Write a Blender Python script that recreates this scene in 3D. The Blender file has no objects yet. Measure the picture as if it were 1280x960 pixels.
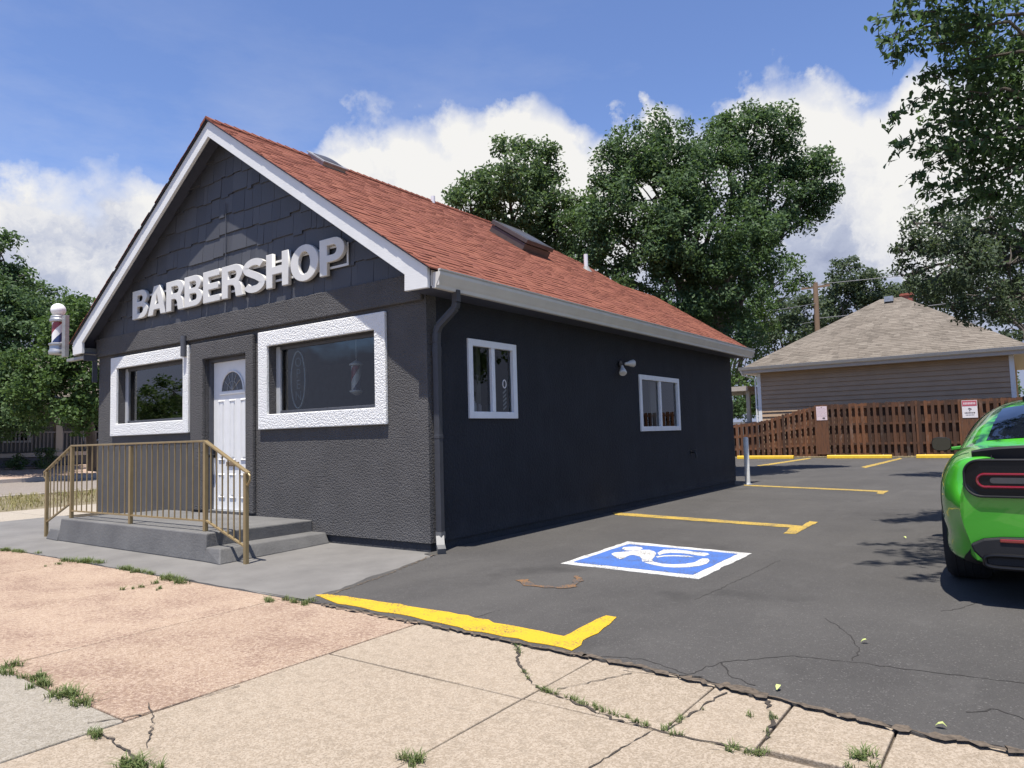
import bpy, math, random
import numpy as np
from mathutils import Vector, Matrix
C = bpy.context.scene.collection
RAD = math.radians
random.seed(7)
RNG = np.random.default_rng(11)

# ------------------------------------------------------------------ helpers
class MB:
    """collects faces, builds ONE mesh object"""
    def __init__(s): s.v = []; s.f = []
    def add(s, vs, fs):
        n = len(s.v); s.v += [tuple(v) for v in vs]; s.f += [tuple(i + n for i in f) for f in fs]; return s
    def box(s, x0, x1, y0, y1, z0, z1):
        return s.add([(x0,y0,z0),(x1,y0,z0),(x1,y1,z0),(x0,y1,z0),(x0,y0,z1),(x1,y0,z1),(x1,y1,z1),(x0,y1,z1)],
                     [(0,3,2,1),(4,5,6,7),(0,1,5,4),(1,2,6,5),(2,3,7,6),(3,0,4,7)])
    def quad(s, *p): return s.add(p, [tuple(range(len(p)))])
    def prism(s, pts, axis, a, b):
        def mk(p, t):
            if axis == 'z': return (p[0], p[1], t)
            if axis == 'y': return (p[0], t, p[1])
            return (t, p[0], p[1])
        n = len(pts)
        ar = sum(pts[i][0]*pts[(i+1)%n][1]-pts[(i+1)%n][0]*pts[i][1] for i in range(n))
        fl = (ar < 0) ^ (axis == 'y')
        vs = [mk(p, a) for p in pts] + [mk(p, b) for p in pts]
        fs = [tuple(range(n))[::-1], tuple(range(n, 2*n))] + [(i, (i+1) % n, (i+1) % n + n, i+n) for i in range(n)]
        if (b < a) ^ fl: fs = [f[::-1] for f in fs]
        return s.add(vs, fs)
    def bar(s, p, q, w, h, up=(0,0,1)):
        p = Vector(p); q = Vector(q); d = (q-p).normalized(); u = Vector(up)
        if abs(d.dot(u)) > .99: u = Vector((0,1,0))
        r = d.cross(u).normalized(); u = r.cross(d)
        vs = [t + r*a*w/2 + u*b*h/2 for t in (p, q) for a, b in ((-1,-1),(1,-1),(1,1),(-1,1))]
        return s.add(vs, [(3,2,1,0),(4,5,6,7),(0,1,5,4),(1,2,6,5),(2,3,7,6),(3,0,4,7)])
    def tube(s, pts, r, n=8, cap=True):
        pts = [Vector(p) for p in pts]
        rs = r if isinstance(r, (list, tuple)) else [r]*len(pts)
        vs = []; up = None
        for i, p in enumerate(pts):
            d = (pts[min(i+1, len(pts)-1)] - pts[max(i-1, 0)]).normalized()
            if up is None: up = Vector((0,0,1)) if abs(d.z) < .9 else Vector((1,0,0))
            a = d.cross(up).normalized(); b = a.cross(d).normalized(); up = b
            for k in range(n):
                t = 2*math.pi*k/n; vs.append(p + (a*math.cos(t) + b*math.sin(t))*rs[i])
        fs = []
        for i in range(len(pts)-1):
            for k in range(n): fs.append((i*n+k, i*n+(k+1) % n, (i+1)*n+(k+1) % n, (i+1)*n+k))
        if cap: fs += [tuple(range(n))[::-1], tuple((len(pts)-1)*n+k for k in range(n))]
        return s.add(vs, fs)
    def ring(s, pts, r, n=6):
        m = len(pts); P = [Vector(p) for p in pts]; vs = []
        c = sum(P, Vector())/m; nm = (P[0]-c).cross(P[m//4]-c).normalized()
        for i in range(m):
            d = (P[(i+1) % m]-P[i-1]).normalized(); a = d.cross(nm)
            for k in range(n):
                t = 2*math.pi*k/n; vs.append(P[i] + (a*math.cos(t) + nm*math.sin(t))*r)
        return s.add(vs, [(i*n+k, i*n+(k+1) % n, ((i+1) % m)*n+(k+1) % n, ((i+1) % m)*n+k) for i in range(m) for k in range(n)])
    def lathe(s, prof, c, axis='z', n=24):
        vs = []
        for r, h in prof:
            for k in range(n):
                t = 2*math.pi*k/n; a, b = r*math.cos(t), r*math.sin(t)
                vs.append((c[0]+a, c[1]+b, c[2]+h) if axis == 'z' else ((c[0]+h, c[1]+a, c[2]+b) if axis == 'x' else (c[0]+a, c[1]+h, c[2]-b)))
        m = len(prof)
        fs = [(i*n+k, i*n+(k+1) % n, (i+1)*n+(k+1) % n, (i+1)*n+k) for i in range(m-1) for k in range(n)]
        fs += [tuple(range(n))[::-1], tuple((m-1)*n+k for k in range(n))]
        return s.add(vs, fs)
    def build(s, name, mat, parent=None, smooth=False, bevel=0, angle=40):
        me = bpy.data.meshes.new(name)
        off = Vector((0,0,0)); p = parent
        while p is not None: off += p.location; p = p.parent
        me.from_pydata([tuple(Vector(v)-off) for v in s.v], [], s.f); me.materials.append(mat)
        o = bpy.data.objects.new(name, me); C.objects.link(o); o.parent = parent
        if smooth:
            me.polygons.foreach_set('use_smooth', [True]*len(me.polygons))
            me.set_sharp_from_angle(angle=RAD(angle))
        if bevel:
            b = o.modifiers.new('bevel', 'BEVEL'); b.width = bevel; b.segments = 2; b.limit_method = 'ANGLE'; b.angle_limit = RAD(40)
        return o

def npmesh(name, V, nper, mat, parent=None, smooth=False):
    """V: (N*nper,3) array of separate polygons with nper corners"""
    off = Vector((0,0,0)); p = parent
    while p is not None: off += p.location; p = p.parent
    V = (V - np.array(off)).astype(np.float32); n = len(V)//nper
    me = bpy.data.meshes.new(name); me.vertices.add(len(V)); me.vertices.foreach_set('co', V.ravel())
    me.loops.add(len(V)); me.loops.foreach_set('vertex_index', np.arange(len(V), dtype=np.int32))
    me.polygons.add(n); me.polygons.foreach_set('loop_start', np.arange(n, dtype=np.int32)*nper)
    me.materials.append(mat); me.update(); me.validate()
    o = bpy.data.objects.new(name, me); C.objects.link(o); o.parent = parent
    return o

def thing(name, label, cat, loc=(0,0,0), group=None):
    o = bpy.data.objects.new(name, None); C.objects.link(o); o.location = loc
    o.empty_display_size = .3; o['label'] = label; o['category'] = cat
    if group: o['group'] = group
    return o
def tag(o, label, cat, group=None):
    o['label'] = label; o['category'] = cat
    if group: o['group'] = group
    return o
def struct(o, label=None, kind='structure'):
    o['kind'] = kind
    if label: o['label'] = label
    return o
def copy_tree(o, parent=None):
    c = o.copy(); C.objects.link(c); c.parent = parent
    for ch in list(o.children): copy_tree(ch, c)
    return c

# ------------------------------------------------------------------ materials
class NT:
    def __init__(s, name):
        s.m = bpy.data.materials.new(name); s.m.use_nodes = True; s.t = s.m.node_tree
        s.b = s.t.nodes['Principled BSDF']
    def n(s, typ, **kw):
        x = s.t.nodes.new(typ)
        for k, v in kw.items():
            if k.startswith('i_'):
                k = k[2:]; x.inputs[int(k) if k.isdigit() else k.replace('_', ' ')].default_value = v
            else: setattr(x, k, v)
        return x
    def l(s, a, b): s.t.links.new(a, b)
    def coord(s, scale=(1,1,1), kind='Object'):
        tc = s.n('ShaderNodeTexCoord'); mp = s.n('ShaderNodeMapping'); mp.inputs['Scale'].default_value = scale
        s.l(tc.outputs[kind], mp.inputs[0]); return mp.outputs[0]
    def noise(s, co, scale, detail=4, rough=.55):
        x = s.n('ShaderNodeTexNoise'); x.inputs['Scale'].default_value = scale; x.inputs['Detail'].default_value = detail
        x.inputs['Roughness'].default_value = rough; s.l(co, x.inputs['Vector']); return x.outputs['Fac']
    def vor(s, co, scale, feature='F1', out='Distance'):
        x = s.n('ShaderNodeTexVoronoi'); x.feature = feature; x.inputs['Scale'].default_value = scale; s.l(co, x.inputs['Vector']); return x.outputs[out]
    def ramp(s, fac, stops):
        x = s.n('ShaderNodeValToRGB'); e = x.color_ramp.elements
        while len(e) < len(stops): e.new(.5)
        for k, (p, c) in enumerate(stops):
            e[k].position = p; e[k].color = (c, c, c, 1) if isinstance(c, (int, float)) else (*c, 1)
        s.l(fac, x.inputs[0]); return x.outputs[0]
    def mix(s, a, b, fac, mode='MIX'):
        x = s.n('ShaderNodeMix'); x.data_type = 'RGBA'; x.blend_type = mode
        for sock, val in ((x.inputs[0], fac), (x.inputs[6], a), (x.inputs[7], b)):
            if isinstance(val, (int, float)): sock.default_value = val
            elif isinstance(val, tuple): sock.default_value = (*val, 1)
            else: s.l(val, sock)
        return x.outputs[2]
    def math(s, op, a, b=0.):
        x = s.n('ShaderNodeMath'); x.operation = op
        for sock, val in ((x.inputs[0], a), (x.inputs[1], b)):
            if isinstance(val, (int, float)): sock.default_value = val
            else: s.l(val, sock)
        return x.outputs[0]
    def bump(s, h, strength=.5, dist=.01, normal=None):
        x = s.n('ShaderNodeBump'); x.inputs['Strength'].default_value = strength; x.inputs['Distance'].default_value = dist
        s.l(h, x.inputs['Height'])
        if normal is not None: s.l(normal, x.inputs['Normal'])
        s.l(x.outputs[0], s.b.inputs['Normal']); return x.outputs[0]
    def col(s, c):
        if isinstance(c, tuple): s.b.inputs['Base Color'].default_value = (*c, 1)
        else: s.l(c, s.b.inputs['Base Color'])
        return s
    def rough(s, r):
        if isinstance(r, (int, float)): s.b.inputs['Roughness'].default_value = r
        else: s.l(r, s.b.inputs['Roughness'])
        return s

def plain(name, c, rough=.6, metal=0, var=.12, scale=9, bump=0, bscale=120, spec=.5):
    t = NT(name); co = t.coord()
    f = t.noise(co, scale, 5)
    t.col(t.mix(tuple(x*(1-var) for x in c), tuple(min(1, x*(1+var)) for x in c), t.ramp(f, [(.3, 0.), (.7, 1.)]))).rough(rough)
    t.b.inputs['Metallic'].default_value = metal; t.b.inputs['Specular IOR Level'].default_value = spec
    if bump: t.bump(t.noise(co, bscale, 3), bump, .004)
    return t.m

def stucco(name, c, amp=.02, scale=42, var=.12, stain=0.):
    t = NT(name); co = t.coord()
    v = t.vor(co, scale, 'F1'); n1 = t.noise(co, scale*1.3, 4, .7); n2 = t.noise(co, 2.2, 4)
    h = t.math('ADD', t.math('MULTIPLY', v, -.9), n1)
    base = t.mix(tuple(x*(1-var) for x in c), tuple(x*(1+var) for x in c), t.ramp(n2, [(.3, 0.), (.7, 1.)]))
    if stain:
        cs = t.coord((2.5, 2.5, .35)); st = t.ramp(t.noise(cs, 2.0, 5, .6), [(.5, 0.), (.72, 1.)])
        base = t.mix(base, tuple(min(1, x*1.5+.006) for x in c), t.math('MULTIPLY', st, stain))
    sz = t.n('ShaderNodeSeparateXYZ'); t.l(t.coord(), sz.inputs[0])   # splashed dust along the foot of the wall
    sp_ = t.ramp(t.math('ADD', sz.outputs[2], t.math('MULTIPLY', t.noise(co, 5, 6, .7), .55)), [(.30, 1.), (.62, 0.)])
    base = t.mix(base, tuple(min(1, x*1.2+.028) for x in c), t.math('MULTIPLY', sp_, .5 if stain else 0.))
    t.col(base).rough(.85); t.b.inputs['Specular IOR Level'].default_value = .3
    t.bump(h, 1.0, amp); return t.m

M = {}
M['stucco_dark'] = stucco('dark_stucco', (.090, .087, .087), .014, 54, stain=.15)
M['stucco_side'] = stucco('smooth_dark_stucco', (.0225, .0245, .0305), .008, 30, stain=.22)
M['stucco_white'] = stucco('white_stucco', (.76, .76, .74), .010, 54, .04)
M['dark_paint'] = plain('dark_paint', (.07, .073, .085), .55, bump=.25, bscale=60)
M['soffit'] = plain('soffit_paint', (.055, .06, .085), .6)
M['shake'] = None
t = NT('shake_paint'); co = t.coord()
g = t.n('ShaderNodeNewGeometry'); cv = t.coord((60, 60, 2.2))
t.col(t.mix((.048, .050, .058), (.066, .068, .076), g.outputs['Random Per Island'])).rough(.6); t.bump(t.noise(cv, 1.5, 4, .6), .5, .006); M['shake'] = t.m
t = NT('white_board'); co = t.coord((3, 3, 40)); t.col(t.mix((.62, .62, .61), (.74, .74, .72), t.noise(t.coord(), 4, 5))).rough(.5)
t.bump(t.noise(t.coord((6, 6, 45)), 2, 4), .35, .004); M['white_board'] = t.m
M['white_paint'] = plain('white_paint', (.72, .72, .71), .4, var=.03)
M['vinyl'] = plain('white_vinyl', (.76, .77, .79), .35, var=.03)
M['gutter'] = plain('gutter_paint', (.60, .575, .52), .4, var=.06, scale=3)
M['letter'] = plain('letter_face', (.60, .59, .56), .45, var=.05, scale=6)
M['galv'] = plain('galvanised', (.45, .46, .46), .45, .8, var=.2)
M['chrome'] = plain('chrome', (.42, .42, .42), .45, .7, var=.1)
M['brown_metal'] = plain('skylight_frame', (.10, .085, .08), .4, .3)
M['black'] = plain('black_plastic', (.012, .012, .013), .35)
M['dark_rubber'] = plain('rubber', (.018, .018, .019), .85, var=.2, bump=.4)
M['globe'] = plain('white_globe', (.88, .87, .84), .25, var=.02)
M['interior'] = plain('interior_wall', (.16, .17, .19), .8)
M['interior_floor'] = plain('interior_floor', (.10, .08, .07), .6)
M['grey_concrete_paint'] = None

def concrete(name, a, b, speck, amp=.004, wear=None):
    t = NT(name); co = t.coord()
    big = t.ramp(t.noise(co, 1.1, 6, .6), [(.32, 0.), (.68, 1.)])
    c = t.mix(a, b, big); gi = t.n('ShaderNodeNewGeometry'); c = t.mix(c, t.mix(tuple(x*.80 for x in a), tuple(min(1, x*1.10) for x in b), gi.outputs['Random Per Island']), .45)
    ag = t.n('ShaderNodeTexVoronoi'); ag.inputs['Scale'].default_value = 110; t.l(co, ag.inputs['Vector'])
    sp = t.ramp(ag.outputs['Color'], [(.0, 0.), (.42, 0.), (.62, 1.)])
    c = t.mix(c, speck, t.math('MULTIPLY', sp, .7))
    fine = t.noise(co, 130, 3, .8); c = t.mix(c, tuple(x*.4 for x in a), t.ramp(fine, [(.32, .85), (.47, 0.)])); mid = t.noise(co, 14, 6, .7); c = t.mix(c, tuple(x*.72 for x in a), t.ramp(mid, [(.38, .35), (.5, 0.)]))
    if wear:
        w = t.ramp(t.math('ADD', t.math('MULTIPLY', t.noise(co, 38, 8, .8), .7), t.math('MULTIPLY', t.noise(co, 2.2, 5, .6), .3)), [(.49, 0.), (.56, 1.)]); c = t.mix(c, wear, t.math('MULTIPLY', w, .6))
    t.col(c).rough(.9); t.b.inputs['Specular IOR Level'].default_value = .25
    t.bump(t.math('ADD', t.noise(co, 110, 4, .7), t.math('MULTIPLY', t.noise(co, 12, 4), .8)), .8, amp); return t.m
M['conc_beige'] = concrete('beige_concrete', (.25, .202, .148), (.305, .248, .186), (.39, .328, .258))
M['conc_pink'] = concrete('pink_concrete', (.315, .223, .158), (.375, .278, .202), (.46, .362, .28), .007, wear=(.15, .085, .065))
M['conc_grey'] = concrete('grey_concrete', (.215, .19, .15), (.275, .245, .20), (.34, .31, .265))
M['conc_walk'] = concrete('pale_concrete', (.29, .25, .20), (.34, .30, .24), (.38, .34, .29))
t = NT('painted_concrete'); co = t.coord()
c = t.mix((.125, .119, .112), (.182, .174, .163), t.ramp(t.noise(co, 1.6, 7, .65), [(.3, 0.), (.7, 1.)]))
c = t.mix(c, (.07, .07, .07), t.ramp(t.noise(co, 9, 6, .7), [(.62, 0.), (.75, .5)]))
t.col(c).rough(.75); t.bump(t.noise(co, 45, 5, .65), .6, .008); M['conc_paint'] = t.m
t = NT('painted_step'); co = t.coord()
c = t.mix((.10, .098, .096), (.15, .147, .142), t.ramp(t.noise(co, 2.4, 7, .65), [(.3, 0.), (.7, 1.)]))
t.col(c).rough(.75); t.bump(t.noise(co, 35, 5, .65), .6, .01); M['step_paint'] = t.m
t = NT('asphalt'); co = t.coord()
c = t.mix((.056, .053, .0505), (.078, .074, .070), t.ramp(t.noise(co, .7, 7, .62), [(.3, 0.), (.7, 1.)]))
ag = t.n('ShaderNodeTexVoronoi'); ag.inputs['Scale'].default_value = 150; t.l(co, ag.inputs['Vector'])
c = t.mix(c, (.19, .18, .17), t.ramp(ag.outputs['Color'], [(.0, 0.), (.78, 0.), (.95, .55)]))
c = t.mix(c, (.026, .025, .024), t.ramp(t.noise(co, .9, 4, .55), [(.60, 0.), (.70, .45)])); c = t.mix(c, (.095, .09, .084), t.ramp(t.noise(t.coord((1.6, .25, 1)), 1.1, 4, .5), [(.52, 0.), (.70, .35)]))
c = t.mix(c, (.018, .018, .018), t.ramp(t.noise(co, 190, 3, .7), [(.3, .8), (.45, 0.)]))
c = t.mix(c, (.105, .10, .095), t.ramp(t.noise(t.coord((1, .6, 1)), 2.3, 8, .72), [(.56, 0.), (.76, .55)]))
t.col(c).rough(.85); t.b.inputs['Specular IOR Level'].default_value = .3
t.bump(t.math('ADD', t.noise(co, 130, 4, .75), t.math('MULTIPLY', t.noise(co, 3.5, 5), 2.2)), .8, .006); M['asphalt'] = t.m
M['crack'] = plain('crack_dirt', (.022, .020, .018), .95, var=.4, scale=30)
M['crack_brown'] = plain('seam_dirt', (.095, .074, .054), .95, var=.5, scale=40, bump=.6, bscale=90)
M['road'] = concrete('old_asphalt', (.17, .145, .125), (.22, .19, .165), (.28, .25, .22))
M['soil'] = concrete('dry_soil', (.19, .16, .10), (.27, .22, .14), (.2, .18, .12), .02)
M['gravel'] = concrete('pink_gravel', (.36, .25, .19), (.46, .34, .26), (.6, .5, .42), .03, wear=(.2, .12, .09))

def paint_mark(name, c, hole=.5, under=(.065, .062, .060)):
    t = NT(name); co = t.coord()
    w = t.ramp(t.math('ADD', t.math('MULTIPLY', t.noise(co, 70, 5, .75), .75), t.math('MULTIPLY', t.noise(co, 5, 5), .25)), [(hole-.16, 1.), (hole-.10, 0.)])
    c2 = t.mix(tuple(x*.86 for x in c), c, t.noise(co, 8, 5))
    t.col(t.mix(c2, under, w)).rough(.7); t.bump(t.noise(co, 120, 4, .7), .7, .004); return t.m
M['yellow'] = paint_mark('yellow_paint', (.60, .37, .012), .56)
M['yellow_worn'] = paint_mark('worn_yellow_paint', (.46, .31, .05), .60)
M['mark_white'] = paint_mark('white_marking', (.58, .57, .54), .575)
M['mark_blue'] = paint_mark('blue_marking', (.055, .14, .43), .575)
M['rust'] = paint_mark('rust_stain', (.25, .12, .035), .645)
M['stop_yellow'] = plain('wheel_stop_paint', (.62, .40, .02), .6, var=.1, bump=.4, bscale=50)
M['bronze'] = plain('bronze_paint', (.30, .225, .115), .38, .35, var=.1)

def shingle(name, cols, rough=.9):
    t = NT(name); co = t.coord(); g = t.n('ShaderNodeNewGeometry')
    n = len(cols)
    c = t.ramp(g.outputs['Random Per Island'], [(i/(n-1), cc) for i, cc in enumerate(cols)])
    gr = t.noise(co, 140, 4, .8); c = t.mix(c, (.05, .03, .025), t.ramp(gr, [(.25, .55), (.5, 0.)]))
    c = t.mix(c, tuple(min(1, x*1.25) for x in cols[-1]), t.ramp(t.noise(co, .6, 5), [(.45, 0.), (.75, .35)])); c = t.mix(c, tuple(x*.55 for x in cols[0]), t.ramp(t.noise(t.coord((1, 1, 1)), 1.7, 6, .7), [(.52, 0.), (.72, .5)]))
    t.col(c).rough(rough); t.b.inputs['Specular IOR Level'].default_value = .2; t.bump(gr, .6, .004); return t.m
M['red_shingle'] = shingle('red_shingle', [(.18, .062, .043), (.212, .076, .050), (.23, .083, .053), (.195, .069, .047), (.242, .092, .058)])
M['tan_shingle'] = shingle('tan_shingle', [(.125, .108, .088), (.165, .142, .116), (.19, .165, .136), (.145, .125, .102), (.21, .184, .152)])

def glass(name, tint=(.82, .87, .88), refl=1.0, trans=.9, ior=2.1):
    t = NT(name); out = t.t.nodes['Material Output']; t.t.nodes.remove(t.b)
    tr = t.n('ShaderNodeBsdfTransparent'); tr.inputs[0].default_value = (*[x*trans for x in tint], 1)
    gl = t.n('ShaderNodeBsdfGlossy'); gl.inputs['Roughness'].default_value = .005; gl.inputs[0].default_value = (refl, refl, refl, 1)
    fr = t.n('ShaderNodeFresnel'); fr.inputs[0].default_value = ior
    mx = t.n('ShaderNodeMixShader'); t.l(fr.outputs[0], mx.inputs[0]); t.l(tr.outputs[0], mx.inputs[1]); t.l(gl.outputs[0], mx.inputs[2])
    t.l(mx.outputs[0], out.inputs[0]); return t.m
M['glass'] = glass('window_glass', ior=2.15); M['glass_clear'] = glass('clear_window_glass', ior=1.75); M['glass_side'] = glass('side_window_glass', (.62,.66,.68), ior=1.5)
M['dark_glass'] = glass('tinted_glass', (.06, .065, .075))
t = NT('tyre_glass'); t.col((.006, .008, .014)).rough(.04); t.b.inputs['Coat Weight'].default_value = 1; M['car_glass'] = t.m
t = NT('green_car_paint'); t.col((.05, .34, .016)).rough(.4); t.b.inputs['Coat Weight'].default_value = 1; t.b.inputs['Coat Roughness'].default_value = .03
M['car_green'] = t.m
t = NT('red_lens'); t.col((.17, .005, .008)).rough(.15); t.b.inputs['Coat Weight'].default_value = 1; M['red_lens'] = t.m
t = NT('gloss_black'); t.col((.004, .004, .005)).rough(.35); t.b.inputs['Specular IOR Level'].default_value = .3; M['gloss_black'] = t.m
M['satin_black'] = plain('satin_black', (.014, .014, .016), .6, var=.1, spec=.3)
M['rim'] = plain('rim_metal', (.08, .08, .085), .3, .8)

def leafmat(name, cols, trans=.35):
    t = NT(name); out = t.t.nodes['Material Output']; g = t.n('ShaderNodeNewGeometry')
    n = len(cols); c = t.ramp(g.outputs['Random Per Island'], [(i/(n-1), cc) for i, cc in enumerate(cols)])
    t.col(c).rough(.6); t.b.inputs['Specular IOR Level'].default_value = .28
    tl = t.n('ShaderNodeBsdfTranslucent'); t.l(t.mix(c, (1.0, 1.0, .35), .5, 'MULTIPLY'), tl.inputs[0])
    mx = t.n('ShaderNodeMixShader'); mx.inputs[0].default_value = trans
    t.l(t.b.outputs[0], mx.inputs[1]); t.l(tl.outputs[0], mx.inputs[2]); t.l(mx.outputs[0], out.inputs[0]); return t.m
M['leaf'] = leafmat('leaf_green', [(.062, .108, .050), (.096, .155, .068), (.122, .19, .082), (.084, .138, .062), (.15, .22, .10)], .45)
M['leaf_dark'] = leafmat('leaf_dark', [(.052, .098, .047), (.082, .14, .062), (.106, .175, .074), (.070, .124, .057), (.132, .205, .09)], .45)
M['leaf_bright'] = leafmat('leaf_bright', [(.045, .085, .028), (.07, .125, .035), (.095, .16, .045), (.06, .11, .03), (.12, .19, .06)], .4)
M['leaf_grey'] = leafmat('leaf_grey', [(.055, .085, .05), (.08, .115, .068), (.105, .145, .085), (.072, .105, .06), (.125, .165, .10)], .45)
M['grass'] = leafmat('grass_blade', [(.08, .13, .04), (.13, .18, .06), (.19, .21, .085), (.11, .15, .05)], .3)
M['dry_grass'] = leafmat('dry_grass_blade', [(.20, .17, .07), (.28, .24, .10), (.17, .18, .06), (.33, .28, .14)], .25)
t = NT('bark'); co = t.coord((9, 9, 2)); t.col(t.mix((.05, .042, .034), (.14, .12, .10), t.noise(co, 3, 6, .7))).rough(.9); t.bump(t.noise(co, 4, 5, .7), 1., .03); M['bark'] = t.m
t = NT('fence_wood'); co = t.coord((14, 14, 1.4)); g = t.n('ShaderNodeNewGeometry')
c = t.mix((.05, .024, .014), (.215, .088, .037), g.outputs['Random Per Island']); c = t.mix(c, (.035, .02, .014), t.ramp(t.noise(co, 2.2, 6, .7), [(.45, 0.), (.7, .75)]))
c = t.mix(c, (.24, .20, .17), t.ramp(t.noise(t.coord((3, 3, .9)), 1.6, 5, .6), [(.58, 0.), (.8, .5)]))
t.col(c).rough(.8); t.bump(t.noise(co, 6, 4), .5, .005); M['fence'] = t.m
t = NT('pole_wood'); co = t.coord((12, 12, .8)); t.col(t.mix((.16, .10, .06), (.30, .20, .13), t.noise(co, 2.2, 6, .7))).rough(.9); M['pole'] = t.m
M['siding'] = plain('taupe_siding', (.35, .245, .155), .6, var=.08, scale=2)
M['siding_pale'] = plain('pale_siding', (.42, .38, .31), .6, var=.06, scale=2)
M['siding_grey'] = plain('grey_siding', (.20, .19, .18), .7, var=.1, scale=2)
M['trim_tan'] = plain('tan_trim', (.42, .37, .32), .6, var=.05)
M['brick'] = plain('red_brick', (.30, .09, .06), .85, var=.25, scale=18, bump=.5)
M['sign_white'] = plain('sign_white', (.78, .74, .74), .45, var=.03)
M['sign_pink'] = plain('sign_faded', (.74, .60, .62), .5, var=.04)
M['sign_red'] = plain('sign_red', (.50, .10, .13), .5, var=.08)
M['sign_ink'] = plain('sign_ink', (.12, .10, .11), .6, var=.1)
M['pole_red'] = plain('pole_red', (.26, .035, .04), .25, var=.05)
M['pole_blue'] = plain('pole_blue', (.025, .04, .12), .25, var=.05)
M['pole_white'] = plain('pole_white', (.80, .79, .77), .25, var=.03)
M['neon'] = plain('unlit_neon_tube', (.62, .68, .72), .25, var=.02)
M['wire'] = plain('utility_wire', (.16, .16, .17), .7)
M['bulb'] = plain('lamp_glass', (.62, .60, .56), .25)
M['leaf_fallen'] = plain('fallen_leaf', (.42, .48, .16), .6)

# ------------------------------------------------------------------ world, sun, camera
SUN_TO = Vector((.085, -.262, 1.0)).normalized()
w = bpy.data.worlds.new('World'); bpy.context.scene.world = w; w.use_nodes = True
wt = w.node_tree; wt.nodes.clear()
class WN(NT):
    def __init__(s): s.t = wt
W = WN()
sky = W.n('ShaderNodeTexSky'); sky.sky_type = 'NISHITA'; sky.sun_disc = False
sky.sun_elevation = math.asin(SUN_TO.z); sky.sun_rotation = math.atan2(SUN_TO.x, SUN_TO.y)
sky.altitude = 1800; sky.air_density = 1.0; sky.dust_density = .35; sky.ozone_density = 2.2
tc = W.n('ShaderNodeTexCoord'); dirv = tc.outputs['Generated']
sep = W.n('ShaderNodeSeparateXYZ'); W.l(dirv, sep.inputs[0])
az = W.n('ShaderNodeMath', operation='ARCTAN2'); W.l(sep.outputs[0], az.inputs[0]); W.l(sep.outputs[1], az.inputs[1])
el = W.n('ShaderNodeMath', operation='ARCSINE'); W.l(sep.outputs[2], el.inputs[0])
azn = W.math('ADD', W.math('MULTIPLY', az.outputs[0], 1/(2*math.pi)), .5)
def curve(pts, lo, hi):
    fc = W.n('ShaderNodeFloatCurve'); cm = fc.mapping.curves[0].points
    P = [(a/(2*math.pi)+.5, (e-lo)/(hi-lo)) for a, e in pts]
    P = [(0., P[0][1])] + P + [(1., P[-1][1])]
    cm[0].location = P[0]; cm[1].location = P[-1]
    for p in P[1:-1]: cm.new(*p)
    fc.mapping.update(); W.l(azn, fc.inputs['Value'])
    return W.math('ADD', W.math('MULTIPLY', fc.outputs[0], hi-lo), lo)
top = curve([(-2.4, .12), (-1.9, .22), (-1.3330, 0.3138), (-1.2479, 0.3037), (-1.2174, 0.3229), (-1.1603, 0.3268), (-1.0993, 0.3466), (-1.0735, 0.3350), (-1.0290, 0.3025), (-0.9547, 0.3385), (-0.8971, 0.3850), (-0.8374, 0.4179),
    (-0.7481, 0.4312), (-0.6566, 0.4397), (-0.5876, 0.4400), (-0.5530, 0.4423), (-0.5144, 0.4089), (-0.4745, 0.4158), (-0.4296, 0.4197), (-0.3749, 0.4138), (-0.3318, 0.4179), (-0.2886, 0.4378), (-0.2322, 0.4445),
    (-0.1742, 0.4384), (-0.1420, 0.4031), (-0.1118, 0.4087), (-0.0636, 0.4158), (0.0232, 0.4031), (.35, .48), (.9, .22), (1.6, .12), (2.4, .12)], 0., .6)
wob = W.n('ShaderNodeTexNoise'); wob.inputs['Scale'].default_value = 7.5; wob.inputs['Detail'].default_value = 10; wob.inputs['Roughness'].default_value = .60
W.l(dirv, wob.inputs['Vector'])
bil = W.n('ShaderNodeTexVoronoi'); bil.feature = 'SMOOTH_F1'; bil.inputs['Scale'].default_value = 16; bil.inputs['Smoothness'].default_value = .5
warp = W.n('ShaderNodeVectorMath', operation='MULTIPLY_ADD'); W.l(wob.outputs['Color'], warp.inputs[0]); warp.inputs[1].default_value = (.22, .22, .22); W.l(dirv, warp.inputs[2]); W.l(warp.outputs[0], bil.inputs['Vector'])
disp = W.math('ADD', W.math('MULTIPLY', W.math('SUBTRACT', wob.outputs['Fac'], .36), .12), W.math('MULTIPLY', W.math('SUBTRACT', .35, bil.outputs['Distance']), .065))
dd = W.math('ADD', W.math('SUBTRACT', top, el.outputs[0]), disp)
soft = W.n('ShaderNodeTexNoise'); soft.inputs['Scale'].default_value = 3.1; soft.inputs['Detail'].default_value = 3; W.l(dirv, soft.inputs['Vector'])
edge = W.math('ADD', W.math('MULTIPLY', W.ramp(soft.outputs['Fac'], [(.42, 0.), (.62, 1.)]), .06), .012)
cov = W.n('ShaderNodeMath', operation='DIVIDE'); cov.use_clamp = True; W.l(dd, cov.inputs[0]); W.l(edge, cov.inputs[1])
cov2 = W.ramp(cov.outputs[0], [(0., 0.), (.5, .62), (1., 1.)])
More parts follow.
